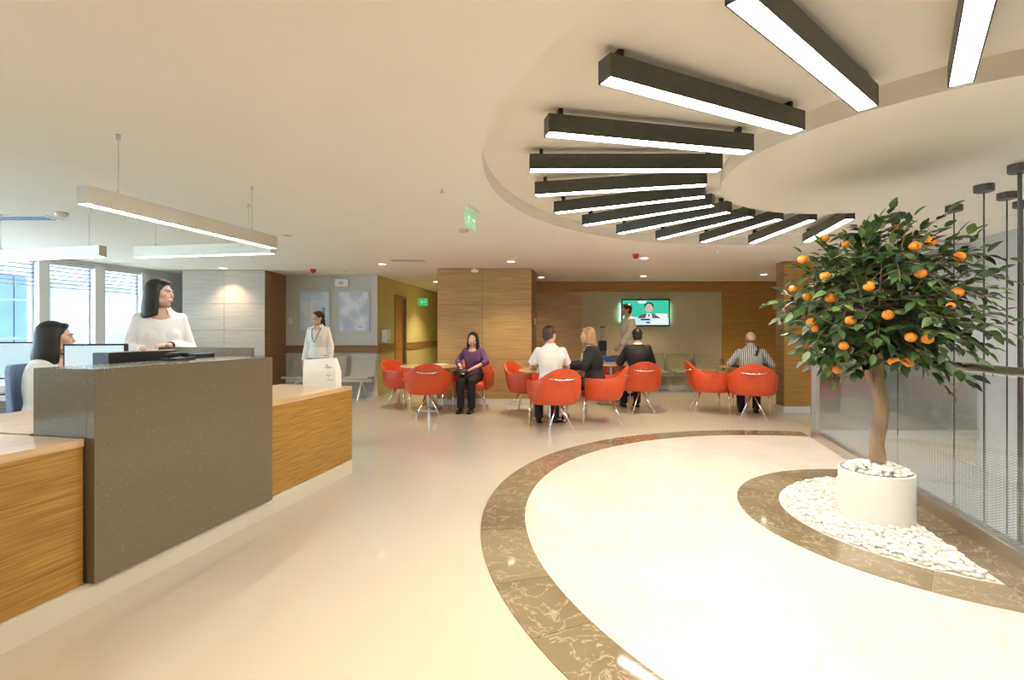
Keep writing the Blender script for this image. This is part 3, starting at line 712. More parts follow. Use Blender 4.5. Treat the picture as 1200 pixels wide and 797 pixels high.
MB().box(-2.8, -.015, 0, X1-.02, .06, .12).build('plinth', mat('plinth_cream', (.66, .62, .50), .3), rec)
MB().box(-2.0, .70, 0, X1-.1, .72, .7).build('back_panel', M_white, rec)
st = empty('stone_counter', (-1.95, 2.345, 0), CA, 'tall speckled taupe stone counter standing out of the reception desk', 'counter')
MB().box(0, 0.002, .12, 1.215, .05, 1.125).build('front_slab', M_quartz, st, bevel=.0015)
MB().box(0, .05, .12, .03, .375, 1.09).build('end_slab', M_quartz, st, bevel=.001)
MB().box(1.185, .05, .12, 1.215, .375, 1.09).build('end_slab', M_quartz, st, bevel=.001)
MB().box(0, .05, 1.09, 1.215, .375, 1.125).build('top_slab', M_quartz, st, bevel=.001)
rp_ = empty('stone_screen', (-1.98, 3.80, 0), CA, 'low grey stone screen in front of the standing receptionist', 'counter')
MB().box(0, 0, .8, .04, .85, 1.18).build('screen_slab', M_quartz, rp_)
MB().box(0.005, 0.03, 0, .035, .82, .8).build('screen_support', M_white, rp_)
# black box behind the stone top, phone, second box
bb = empty('receipt_printer', (-2.33, 2.88, 1.125), CA, 'long black device along the back edge of the stone counter', 'device')
MB().box(0, -.02, -.06, .45, .10, .055).build('case', M_black, bb, bevel=.004); MB().box(0, -.02, .055, .45, .02, .059).build('top_edge', M_alu, bb)
MB().box(.05, .03, -.33, .4, .08, -.06).build('support', M_black, bb)
b3 = empty('card_terminal', (-2.17, 3.42, 1.10), CA, 'flat black box beyond the long black device', 'device')
MB().box(0, -.02, -.03, .16, .08, .05).build('case', M_black, b3, bevel=.004); MB().box(.02, 0, -.3, .14, .05, -.03).build('support', M_black, b3)
ph = empty('desk_phone', (-2.09, 3.05, 1.125), CA+.15, 'black desk phone handset lying on the stone counter', 'phone')
MB().box(0, -.05, 0, .17, .05, .014).build('base', M_black, ph, bevel=.003)
MB().tube([(.0, 0, .03), (.03, 0, .035), (.085, 0, .04), (.14, 0, .032), (.17, 0, .025)], [.016, .018, .011, .018, .014], 10).build('handset', M_black, ph, smooth=True)
# paper bag on the low desk
bag = empty('paper_bag', (-1.735, 4.60, .80), -.06, 'white paper carrier bag with a small grey print on the oak desk end', 'bag')
mb = MB(); a = [(-.165, -.045), (.14, -.045), (.175, .0), (.15, .05), (-.165, .05)]
mb.rings([[(x, y, 0) for x, y in a], [(x*1.0, y, .14) for x, y in a], [(x*.98-.002+(.0 if x < 0 else -.035), y*.6, .245 if x < 0 else .262) for x, y in a]]); mb.build('sack', mat('bag_paper', (.85, .83, .77), .6, noise=.02, nscale=5, bump=.15, bscale=12), bag)
mk = mat('bag_print', (.25, .26, .28), .6)
mb = MB()
def bq(x0_, z0_, x1_, z1_): mb.box(x0_, -.0475, z0_, x1_, -.0455, z1_)
bq(.045, .195, .058, .205); bq(.055, .188, .072, .196); bq(.035, .175, .10, .183); bq(.045, .163, .085, .166); bq(.06, .130, .085, .133); bq(.05, .105, .095, .110); bq(.07, .085, .078, .095); bq(.06, .062, .115, .066)
for v in mb.bm.verts:
    if v.co.z > .14: v.co.y = v.co.y+(.0475-.0455)*0+.018*(v.co.z-.14)/.11
mb.build('print', mk, bag)['kind'] = 'stuff'
# staff side furniture
def monitor(loc, rz, w_, h_, label, screen=True):
    e = empty('computer_monitor', loc, rz, label, 'monitor')
    MB().box(-w_/2, -.02, .12, w_/2, .02, .12+h_).build('case', M_black, e, bevel=.004)
    MB().box(-w_/2+.012, -.0225, .132, w_/2-.012, -.02, .108+h_).build('screen', M_glassmon, e)
    MB().box(-.03, .005, .0, .03, .035, .2).build('stand', M_black, e); MB().lathe([(.11, 0), (.11, .012), (.02, .02)], 20).build('base', M_black, e)
monitor((-2.80, 3.38, .80), .25, .36, .30, 'computer monitor with a pale screen just left of the long black device')
monitor((-4.05, 4.05, .80), .35, .46, .30, 'computer monitor with a pale screen left of the seated receptionist')
dk = empty('side_desk', (-4.2, 3.3, 0), .2, 'white staff desk carrying a monitor behind the seated receptionist', 'desk')
MB().box(-.9, .55, .76, .95, 1.25, .80).build('desk_top', M_white, dk, bevel=.004)
for x in (-.85, .88): MB().box(x, .6, 0, x+.05, 1.0, .76).build('leg', M_alu, dk)
MB().box(-.8, 1.2, .25, .88, 1.23, .7).build('modesty_panel', mat('panel_grey', (.5, .52, .54), .5), dk)
dk2 = empty('window_desk', (-5.9, 5.6, 0), .2, 'long white desk below the windows', 'desk')
MB().box(-1.2, 0, .70, 2.0, .7, .74).build('desk_top', M_white, dk2); MB().box(-1.15, .02, .1, 1.95, .06, .70).build('front_panel', mat('panel_grey2', (.42, .44, .45), .5), dk2)
for x in (-1.2, 1.96): MB().box(x, 0.06, 0, x+.04, .7, .70).build('leg', M_alu, dk2)
pp = tag(MB().box(-.15, -.2, 0, .15, .2, .05).build('paper_stack', M_white, loc=(-4.45, 4.28, .80), rz=.4), 'stack of white papers on the white staff desk at the left edge', 'paper')
for i, (x, y, rz) in enumerate(((-5.05, 5.35, .4), (-4.72, 5.42, .1))):
    e = empty('visitor_chair', (x, y, 0), rz, ['dark framed chair behind the seated receptionist, left one of two', 'dark framed chair behind the seated receptionist, right one of two'][i], 'chair', 'dark framed chairs behind the reception')
    mb = MB()
    mb.tube([(-.22, -.2, .45), (-.22, -.2, .0)], .012, 8); mb.build('leg', M_black, e)
    MB().tube([(.22, -.2, .45), (.22, -.2, .0)], .012, 8).build('leg', M_black, e)
    MB().tube([(-.17, .2, 0), (-.17, .2, 1.08), (-.13, .2, 1.12), (.13, .2, 1.12), (.17, .2, 1.08), (.17, .2, 0)], .014, 8).build('back_frame', M_black, e)
    MB().box(-.15, .19, .75, .15, .215, 1.07).build('backrest', M_white, e, bevel=.01); MB().box(-.23, -.22, .43, .23, .2, .48).build('seat', M_black, e, bevel=.02)
# office chair of the seated receptionist
SC = (-3.31, 3.62); SR = math.radians(112)
oc = empty('office_chair', (SC[0], SC[1], 0), SR, 'blue-grey office chair under the seated receptionist', 'chair')
mb = MB()
mb.rings([[(x*s*.78, .17+dy, z) for x, dy in ((-.2, 0), (0, .05), (.2, 0), (.2, .03), (0, .08), (-.2, .03))] for s, z in ((.55, .52), (.8, .7), (1.0, .9), (1.05, 1.03), (.95, 1.07))]); mb.build('backrest', M_bluegrey, oc, bevel=.008)
MB().box(-.24, -.24, .46, .24, .22, .53).build('seat', M_bluegrey, oc, bevel=.03)
MB().tube([(0, 0, .08), (0, 0, .46)], .03, 12).build('column', M_chrome, oc)
MB().tube([(0, .2, .47), (0, .3, .52), (0, .28, .62)], .015, 8).build('back_bracket', M_chrome, oc)
for k in range(5):
    an = k*2*math.pi/5; ft = MB().tube([(0, 0, .1), (.27*math.cos(an), .27*math.sin(an), .06)], [.025, .015], 8).build('base_arm', M_chrome, oc)
    MB().ell((.27*math.cos(an), .27*math.sin(an), .03), .03).build('caster', M_black, ft)

# ================================================================ tub chairs and tables
def make_chair():
    r = empty('tub_chair', (0, 0, 0))
    A = 128; n = 44
    def top(a):
        q = abs(a)/A
        return .655+.175*(math.cos(min(1, abs(a)/78)*math.pi)*.5+.5)
    def plan(a, s, z):
        c, sn = math.cos(a*D2R), math.sin(a*D2R); e = .78
        x = .355*s*math.copysign(abs(sn)**e, sn); y = .31*s*math.copysign(abs(c)**e, c)
        lean = max(0, (z-.36))*.18*max(0, c)
        return x, y+lean
    rows = []
    for i in range(n+1):
        a = -A+2*A*i/n; t = top(a); zb = .345+.03*(1-math.cos(a*D2R))*.5
        sec = []
        for s, z in ((.84, zb), (.93, zb+.035), (.985, zb+.12), (1.0, t-.03), (.985, t-.004), (.93, t), (.885, t-.02), (.87, zb+.16), (.80, zb+.05)):
            x, y = plan(a, s, z); sec.append((x, y, z))
        rows.append(sec)
    mb = MB(); mb.rings(rows); mb.build('backrest', M_red, r, smooth=True)
    smooth_angle(r.children[0], 50)
    prof = []
    mb = MB(); R = []
    for s, z in ((.80, .345), (.86, .36), (.86, .43), (.84, .465), (.72, .48)):
        R.append([(.355*s*math.copysign(abs(math.sin(b))**.8, math.sin(b)), .31*s*math.copysign(abs(math.cos(b))**.8, math.cos(b))-.01, z) for b in [2*math.pi*k/36 for k in range(36)]])
    mb.rings(R); mb.build('seat', M_red, r, smooth=True)
    for sx_ in (-1, 1):
        MB().tube([(sx_*.255, -.215, .38), (sx_*.27, -.235, 0)], [.013, .011], 10).build('leg', M_chrome, r, smooth=True)
        MB().tube([(sx_*.012, .14, .36), (sx_*.185, .30, 0)], [.013, .011], 10).build('leg', M_chrome, r, smooth=True)
    pts, rad = [], []
    for k in range(13):
        q = -1+2*k/12; a = q*27
        x, y = plan(a, 1.0, .7); off = .03*(1-q**4)+.002
        pts.append((x, y+off-.006, .705-.022*(1-q*q))); rad.append(.004+.007*(1-q*q)**.7)
    MB().tube(pts, rad, 8).build('handle', M_chrome, r, smooth=True)
    return r
tub = make_chair()
# x, y, facing direction (degrees, world: direction the sitter looks), label
def face(dx, dy): return math.atan2(dy, dx)+math.pi/2
chairs = [(-1.86, 8.68, (.85, -.5), 'empty orange-red tub chair at the left end of the leftmost table'),
          (-1.33, 7.86, (-.22, 1), 'empty orange-red tub chair with its back to the camera at the leftmost table'),
          (-.66, 8.42, (-.22, -1), 'orange-red tub chair under the woman in purple'),
          (.27, 8.0, (.85, -.5), 'empty orange-red tub chair left of the man in the white shirt'),
          (.56, 6.78, (-.30, 1), 'large orange-red tub chair under the man in the white shirt'),
          (1.28, 7.22, (-1, .22), 'orange-red tub chair under the blonde woman'),
          (2.08, 8.28, (-.05, 1), 'orange-red tub chair under the man in the black suit'),
          (2.02, 9.78, (-.2, -1), 'orange-red tub chair mostly hidden beyond the middle table'),
          (3.20, 8.12, (1, -.1), 'empty orange-red tub chair left of the man in the striped shirt'),
          (3.68, 7.70, (.40, 1), 'orange-red tub chair under the man in the striped shirt')]
for i, (x, y, d_, lb) in enumerate(chairs):
    o = tub if i == 0 else copy_tree(tub)
    o.location = (x, y, 0); o.rotation_euler.z = face(*d_); tag(o, lb, 'chair', 'orange-red tub chairs')
def make_table():
    r = empty('round_table', (0, 0, 0))
    MB().lathe([(.485, .705), (.5, .712), (.5, .728), (.49, .735)], 56).build('table_top', M_tabletop, r)
    MB().lathe([(.055, .02), (.055, .66), (.12, .70), (.12, .706)], 24).build('column', M_steel, r, smooth=False)
    MB().lathe([(.29, 0), (.29, .008), (.08, .02), (.06, .03)], 40).build('base', M_steel, r)
    return r
tb = make_table()
for i, (x, y, s, lb) in enumerate([(-1.38, 8.5, 1, 'round wooden table between the empty chair and the woman in purple'), (.60, 7.55, 1, 'round wooden table between the man in white and the blonde woman'),
                            (1.80, 9.05, .9, 'round wooden table in front of the man in the black suit'), (3.93, 8.45, .88, 'round wooden table beside the right-hand pillar')]):
    o = tb if i == 0 else copy_tree(tb); o.location = (x, y, 0); o.scale = (s, s, 1); tag(o, lb, 'table', 'round tables')
tag(MB().box(-.11, -.15, 0, .11, .15, .006).build('magazine', M_white, loc=(-1.25, 8.75, .735), rz=.4), 'open white magazine on the leftmost round table', 'magazine')
gl_ = empty('drinking_glass', (3.52, 8.4, .735), 0, 'clear drinking glass on the table beside the striped-shirt man', 'glass')
MB().lathe([(.028, 0), (.034, .12), (.032, .12), (.026, .006)], 16).build('cup', M_glass, gl_)
hb = empty('hand_bag', (-.82, 8.1, .60), .3, 'black handbag on the lap of the woman in purple', 'bag')
baked(MB().ell((0, 0, .05), (.15, .06, .055)).ell((0, 0, .02), (.13, .065, .03)), 'pouch', M_black, hb, .01)
MB().tube([(-.08, 0, .09), (-.05, 0, .13), (.05, 0, .13), (.08, 0, .09)], .006, 6).build('strap', M_black, hb)

# ================================================================ beam seating
def bench(loc, seats, label, m, sp_=.56, arms=False):
    e = empty('beam_bench', loc, 0, label, 'bench')
    n = len(seats); x0_, x1_ = min(seats)-.3, max(seats)+.3
    MB().box(x0_+.05, -.03, .33, x1_-.05, .04, .39).build('beam', M_white if not arms else M_steel, e)
    for s in seats:
        mb = MB()
        prof_ = [(-.27, .43), (-.24, .455), (0, .43), (.17, .435), (.215, .48), (.27, .70), (.30, .83)]
        R = []
        for k, (y, z) in enumerate(prof_):
            wd = .24 if k < 5 else .245
            R.append([(s-wd, y, z), (s+wd, y, z), (s+wd, y+.018, z-.018), (s-wd, y+.018, z-.018)])
        mb.rings(R); mb.build('seat', m, e, bevel=.006)
        MB().box(s-.03, -.02, .39, s+.03, .02, .44).build('bracket', M_steel, e)
    for x in (x0_+.25, x1_-.25):
        mb = MB(); mb.tube([(x, .28, 0), (x, .03, .34)], .016, 8); mb.build('leg', M_white if not arms else M_chrome, e)
        MB().tube([(x, -.3, 0), (x, -.03, .34)], .016, 8).build('leg', M_white if not arms else M_chrome, e)
    if arms:
        for x in [seats[0]-.27]+[(a+b)/2 for a, b in zip(seats[:-1], seats[1:])]+[seats[-1]+.27]:
            MB().tube([(x, -.18, .36), (x, -.2, .62), (x, -.1, .65), (x, .15, .65)], .013, 8).build('armrest', M_chrome, e)
bench((0, 9.72, 0), [-4.12, -3.54, -2.96], 'grey three-seat beam bench under the posters', M_benchg)
bench((0, 10.95, 0), [3.15, 3.72, 4.33], 'olive beam bench with chrome arms below the television', M_bencho, arms=True)
# coffee stand and blue crate by the back wall
cs = empty('serving_cart', (1.95, 11.0, 0), 0, 'small chrome stand with a dark pot against the cream wall', 'stand')
MB().box(-.22, -.15, .70, .12, .15, .73).build('shelf', M_steel, cs)
for x, y in ((-.2, -.13), (.1, -.13), (-.2, .13), (.1, .13)): MB().tube([(x, y, 0), (x, y, .7)], .01, 6).build('leg', M_chrome, cs)
mcf = empty('coffee_machine', (1.98, 10.98, .73), 0, 'dark coffee maker with a tall clear top on the chrome stand', 'coffee maker')
MB().box(-.08, -.09, .16, .08, .09, .38).build('body', M_black, mcf, bevel=.02); MB().lathe([(.05, .38), (.05, .64), (.055, .66)], 16, (0, 0, 0)).build('container', M_glass, mcf); MB().lathe([(.06, .66), (.055, .69)], 16).build('lid', M_dark, mcf)
MB().box(-.07, -.08, 0, .07, .08, .16).build('base', M_dark, mcf)
bc = empty('side_table', (1.98, 10.30, 0), 0, 'small table with a bright blue top behind the middle table', 'table')
MB().box(-.28, -.2, .66, .22, .2, .80).build('table_top', mat('blue_laminate', (.03, .16, .62), .4), bc, bevel=.02)
for x, y in ((-.24, -.17), (.18, -.17), (-.24, .17), (.18, .17)): MB().tube([(x, y, 0), (x, y, .66)], .012, 6).build('leg', M_steel, bc)

# ================================================================ planter, pebbles, tree
PX, PY, PR, PH = 2.53, 3.49, .222, .34
MBp = MB(); MBp.lathe([(PR, .004), (PR, PH), (PR-.012, PH+.004), (PR-.012, PH-.05), (.01, PH-.05)], 64)
pl = tag(MBp.build('planter', M_pot, loc=(PX, PY, 0)), 'white cylindrical planter standing in the pebble bed', 'planter'); smooth_angle(pl, 35)
def pebble_mesh(seed):
    r_ = random.Random(seed); bm = bmesh.new(); bmesh.ops.create_icosphere(bm, subdivisions=1, radius=1)
    for v in bm.verts:
        v.co *= 1+r_.uniform(-.14, .14)
    for f in bm.faces: f.smooth = True
    me = bpy.data.meshes.new('pebble'); bm.to_mesh(me); bm.free(); me.materials.append(M_pebble); return me
pms = [pebble_mesh(i) for i in range(6)]
rr = random.Random(11)
pts_ = []
for layer in range(2):
    tries = 0
    while tries < 3000 and len(pts_) < (72 if layer == 0 else 98):
        tries += 1
        q = math.sqrt(rr.random())*(PR-.035 if layer == 0 else PR*.62); an = rr.random()*6.283
        x, y = q*math.cos(an), q*math.sin(an); z = PH-.002+.012*layer+(.035*(1-(q/PR)**2))
        if q < .05: continue
        if all((x-a)**2+(y-b)**2 > (.034 if layer == 0 else .03)**2 for a, b, c in pts_[(0 if layer == 0 else 72):]): pts_.append((x, y, z))
for x, y, z in pts_:
    o = bpy.data.objects.new('pebble', pms[rr.randrange(6)]); COL.objects.link(o); s = rr.uniform(.019, .027)
    o.location = (PX+x, PY+y, z); o.scale = (s*rr.uniform(1, 1.25), s, s*rr.uniform(.6, .8)); o.rotation_euler = (rr.uniform(-.3, .3), rr.uniform(-.3, .3), rr.uniform(0, 6.28))
    tag(o, 'white pebble heaped in the top of the planter', 'pebble', 'pebbles in the planter')
# ground pebbles: uncountable, one object
verts, faces = [], []
base = [np.array([v.co[:] for v in m_.vertices]) for m_ in pms]; bf = [[tuple(p.vertices) for p in m_.polygons] for m_ in pms]
def inbed(x, y, mrg): return (x-CX)**2+(y-CY)**2 < (RD-mrg)**2 and x < sx(y)-mrg*1.03
cnt = 0
g = .027; yv = CY-RD
rows_ = []
for layer, zz in ((0, .014), (1, .030)):
    yv = CY-1.6
    while yv < CY+1.1:
        xv = CX-1.1
        while xv < CX+.6:
            x, y = xv+rr.uniform(-.008, .008), yv+rr.uniform(-.008, .008)
            if inbed(x, y, .022 if layer == 0 else .04) and (x-PX)**2+(y-PY)**2 > (PR+.015)**2 and (layer == 0 or rr.random() < .6):
                k = rr.randrange(6); s = rr.uniform(.013, .021); an = rr.random()*6.283; ca, sa = math.cos(an), math.sin(an)
                P = base[k]*np.array([s*rr.uniform(1, 1.35), s, s*.7])
                Q = np.c_[P[:, 0]*ca-P[:, 1]*sa+x, P[:, 0]*sa+P[:, 1]*ca+y, P[:, 2]+zz+rr.uniform(-.003, .004)]
                o_ = len(verts); verts += Q.tolist(); faces += [tuple(i+o_ for i in f) for f in bf[k]]
            xv += g
        yv += g
me = bpy.data.meshes.new('pebbles'); me.from_pydata(verts, [], faces); me.materials.append(M_pebble); me.polygons.foreach_set('use_smooth', [True]*len(me.polygons))
tag(link('pebbles', me), 'bed of small white pebbles on the floor around the planter', 'pebbles', kind='stuff')

tree = empty('orange_tree', (PX, PY, PH-.03), 0, 'artificial orange tree with dark green leaves standing in the white planter', 'tree')
M_bark = mat('bark', (.30, .21, .13), .8, noise=.35, nscale=12, bump=.6, bscale=40, stretch=(1, 1, .35))
T0 = Vector((PX, PY, PH-.03))
def tw(u, v, Y): return Vector(((u-U0)/F*Y, Y, EYE-(v-V0)/F*Y))-T0
trunk_pts = [tw(1029, 540, PY), tw(1027, 520, PY), tw(1031, 498, PY), tw(1033, 478, PY), tw(1029, 455, PY), tw(1030, 430, PY), tw(1034, 400, PY), tw(1038, 360, PY), tw(1040, 310, PY)]
mb = MB(); mb.tube(trunk_pts, [.052, .047, .045, .047, .045, .036, .03, .022, .012], 14)
mb.tube([tw(1029, 462, PY), tw(1020, 445, PY), tw(1008, 420, PY-.03), tw(995, 385, PY-.05), tw(985, 345, PY-.05)], [.03, .026, .022, .016, .01], 10)
baked(mb, 'trunk', M_bark, tree, .008, 1)
def leaf_mat(name, c1, c2):
    m, t, b = new_mat(name)
    oi = t.nodes.new('ShaderNodeTexNoise'); oi.inputs['Scale'].default_value = 9
    ge = t.nodes.new('ShaderNodeNewGeometry'); t.links.new(ge.outputs['Position'], oi.inputs['Vector'])
    r = t.nodes.new('ShaderNodeValToRGB'); r.color_ramp.elements[0].position = .35; r.color_ramp.elements[1].position = .68
    r.color_ramp.elements[0].color = (*c1, 1); r.color_ramp.elements[1].color = (*c2, 1)
    t.links.new(oi.outputs[0], r.inputs[0]); t.links.new(r.outputs[0], b.inputs['Base Color'])
    b.inputs['Roughness'].default_value = .38; b.inputs['Specular IOR Level'].default_value = .5
    return m
M_leaf = [leaf_mat('leaf_green', (.022, .050, .016), (.075, .14, .038)), leaf_mat('leaf_dark', (.012, .030, .012), (.035, .070, .024)), leaf_mat('leaf_light', (.07, .13, .03), (.16, .24, .06))]
def leaf_mesh(k, m):
    r_ = random.Random(k); L, W_ = 1.0, r_.uniform(.24, .30); cv_ = r_.uniform(.05, .16)
    vs = [(0, 0, 0)]; 
    for t_ in (.12, .35, .62, .85):
        w_ = W_*math.sin(math.pi*min(1, t_**.8))*1.02; z = -cv_*t_*t_
        vs += [(t_*L, 0, z), (t_*L, w_, z+w_*.28), (t_*L, -w_, z+w_*.28)]
    vs.append((L, 0, -cv_))
    f = [(0, 1, 2), (0, 3, 1)]
    for i in range(3):
        a = 1+3*i; b = a+3; f += [(a, b, b+1, a+1), (a, a+2, b+2, b)]
    f += [(10, 13, 11), (10, 12, 13)]
    me = bpy.data.meshes.new('leaf'); me.from_pydata(vs, [], f); me.materials.append(m); me.polygons.foreach_set('use_smooth', [True]*len(me.polygons)); return me
lms = [leaf_mesh(k, M_leaf[[0, 0, 1, 1, 0, 2][k]]) for k in range(6)]
CC = Vector(((1036-U0)/F*PY, PY, EYE-(357-V0)/F*PY))-T0        # crown centre
RX, RY, RZc = .60, .58, .56
rt = random.Random(5)
twigs = MB(); leaves = []
def rnd_dir(i, n):
    z = 1-2*(i+.5)/n; r_ = math.sqrt(1-z*z); a = i*2.39996
    return Vector((r_*math.cos(a), r_*math.sin(a), z))
NT = 250
for i in range(NT):
    dv = rnd_dir(i, NT)
    if dv.z < -.86: continue
    st_ = rt.choice([.92, 1.0, 1.05, 1.1]) * (1 + .10*math.sin(3*dv.x+5*dv.z+1.3*dv.y*4))
    if dv.z < -.35: st_ *= .92
    if dv.x < -.5 and dv.z > .35: st_ *= .92
    end = CC+Vector((dv.x*RX, dv.y*RY, dv.z*RZc))*st_
    root = trunk_pts[min(8, 5+rt.randrange(4))] if rt.random() < .7 else tw(990, 365, PY-.05)
    mid = root.lerp(end, .5)+Vector((0, 0, .05+.05*rt.random()))+Vector((rt.uniform(-.05, .05), rt.uniform(-.05, .05), 0))
    P = []
    for k in range(8):
        t_ = k/7; P.append((1-t_)**2*root+2*t_*(1-t_)*mid+t_*t_*(end+Vector((0, 0, -.05 if dv.z < .3 else 0))))
    twigs.tube(P, [.006*(1-.75*k/7) for k in range(8)], 5)
    nl = rt.choice([12, 13, 14, 15])
    for k in range(nl):
        t_ = .34+.66*k/(nl-1); q = t_*7; a_ = min(6, int(q)); p = P[a_].lerp(P[a_+1], q-a_)
        d_ = (P[a_+1]-P[a_]).normalized()
        side = d_.cross(Vector((0, 0, 1))).normalized()*(1 if k % 2 else -1)
        ld = (d_*rt.uniform(.5, 1.0)+side*rt.uniform(.5, 1.1)+Vector((0, 0, rt.uniform(-.55, .30)))).normalized() if k < nl-1 else d_
        upv = (Vector((rt.uniform(-.5, .5), rt.uniform(-.8, .3), 1))).normalized()
        yv_ = upv.cross(ld).normalized(); zv = ld.cross(yv_).normalized()
        s = rt.uniform(.070, .102)
        M4 = Matrix((ld*s, yv_*s, zv*s)).transposed().to_4x4(); M4.translation = p+ld*.008
        leaves.append((M4, rt.randrange(6)))
twigs.build('branches', M_bark, tree)
# the 300 leaves nearest the viewer become single parts, the rest one foliage object
leaves.sort(key=lambda l: ((T0+l[0].translation)-Vector((0, 0, EYE))).length)
for M4, k in leaves[:300]:
    o = bpy.data.objects.new('leaf', lms[k]); COL.objects.link(o); o.parent = tree; o.matrix_local = M4
V, Fc, mi = [], [], []
for M4, k in leaves[300:]:
    o_ = len(V); V += [(M4 @ v.co)[:] for v in lms[k].vertices]; Fc += [tuple(i+o_ for i in p.vertices) for p in lms[k].polygons]; mi += [[0, 0, 1, 1, 0, 2][k]]*len(lms[k].polygons)
me = bpy.data.meshes.new('foliage'); me.from_pydata(V, [], Fc)
for m_ in M_leaf: me.materials.append(m_)
me.polygons.foreach_set('material_index', mi); me.polygons.foreach_set('use_smooth', [True]*len(mi))
fo = link('foliage', me, tree); fo['kind'] = 'stuff'
M_or = mat('orange_peel', (.86, .28, .02), .42, noise=.08, nscale=6, bump=.2, bscale=220)
ome = MB().ell((0, 0, 0), (1, 1, .92), nu=20, nv=12); o0 = None
for u, v in [(385, 128), (228, 172), (525, 132), (597, 203), (663, 185), (778, 245), (620, 313), (140, 256), (232, 325), (100, 375), (162, 407), (253, 415), (410, 366), (770, 390), (488, 482), (743, 445), (335, 505), (175, 512), (192, 540), (580, 573), (648, 580), (307, 607), (510, 673), (568, 675), (282, 705), (315, 195)]:
    uu, vv = 900+u/3.467, 230+v/3.467
    dr = Vector(((uu-U0)/F, 1, -(vv-V0)/F)); best = None
    # march to the crown's front surface
    y = PY-.75
    while y < PY:
        p = Vector((0, 0, EYE))+dr*y-T0-CC
        if (p.x/RX)**2+(p.y/RY)**2+(p.z/RZc)**2 < .80: break
        y += .01
    p = Vector((0, 0, EYE))+dr*(y-.02)-T0
    if o0 is None: o0 = ome.build('orange', M_or, tree, smooth=True)
    else: o = o0.copy(); COL.objects.link(o); o0 = o
    s = .032 if u not in (385, 100, 315, 743, 192) else .024
    o0.location = p; o0.scale = (s, s, s); o0.parent = tree

# ================================================================ people
SK = {'fair': mat('skin_fair', (.68, .43, .31), .5), 'mid': mat('skin_mid', (.56, .33, .22), .5)}
M_eye = mat('eye_white', (.8, .78, .75), .3); M_iris = mat('iris', (.03, .018, .01), .2); M_lip = mat('lip', (.55, .22, .18), .5)
HAIR = {'black': mat('hair_black', (.009, .007, .006), .5, noise=.5, nscale=40, stretch=(1, 1, .1)), 'brown': mat('hair_brown', (.055, .028, .015), .45, noise=.4, nscale=40, stretch=(1, 1, .1)),
        'blonde': mat('hair_blonde', (.42, .24, .09), .45, noise=.35, nscale=40, stretch=(1, 1, .1)), 'grey': mat('hair_grey', (.14, .11, .09), .6), 'ginger': mat('hair_auburn', (.16, .075, .03), .45, noise=.3, nscale=40)}
def cloth(name, c, rough=.8, bump=.35): return mat(name, c, rough, noise=.04, nscale=5, bump=bump, bscale=9)
C_white = cloth('white_shirt', (.80, .78, .74)); C_purple = cloth('purple_blouse', (.14, .055, .16)); C_black = cloth('black_cloth', (.012, .012, .014), .75)
C_navy = cloth('navy_cloth', (.02, .035, .11)); C_coat = cloth('white_coat', (.72, .68, .60)); C_grey = cloth('grey_trousers', (.08, .08, .09)); M_shoe = mat('black_shoe', (.01, .01, .01), .25)
def stripe_mat():
    m, t, b = new_mat('striped_shirt'); tc = t.nodes.new('ShaderNodeTexCoord'); wv = t.nodes.new('ShaderNodeTexWave'); wv.inputs['Scale'].default_value = 11; wv.bands_direction = 'X'
    r = t.nodes.new('ShaderNodeValToRGB'); r.color_ramp.elements[0].position = .4; r.color_ramp.elements[1].position = .6
    r.color_ramp.elements[0].color = (.10, .12, .16, 1); r.color_ramp.elements[1].color = (.52, .52, .50, 1)
    t.links.new(tc.outputs['Object'], wv.inputs['Vector']); t.links.new(wv.outputs[0], r.inputs[0]); t.links.new(r.outputs[0], b.inputs['Base Color']); b.inputs['Roughness'].default_value = .8
    return m
C_stripe = stripe_mat()
def V3(*a): return Vector(a)
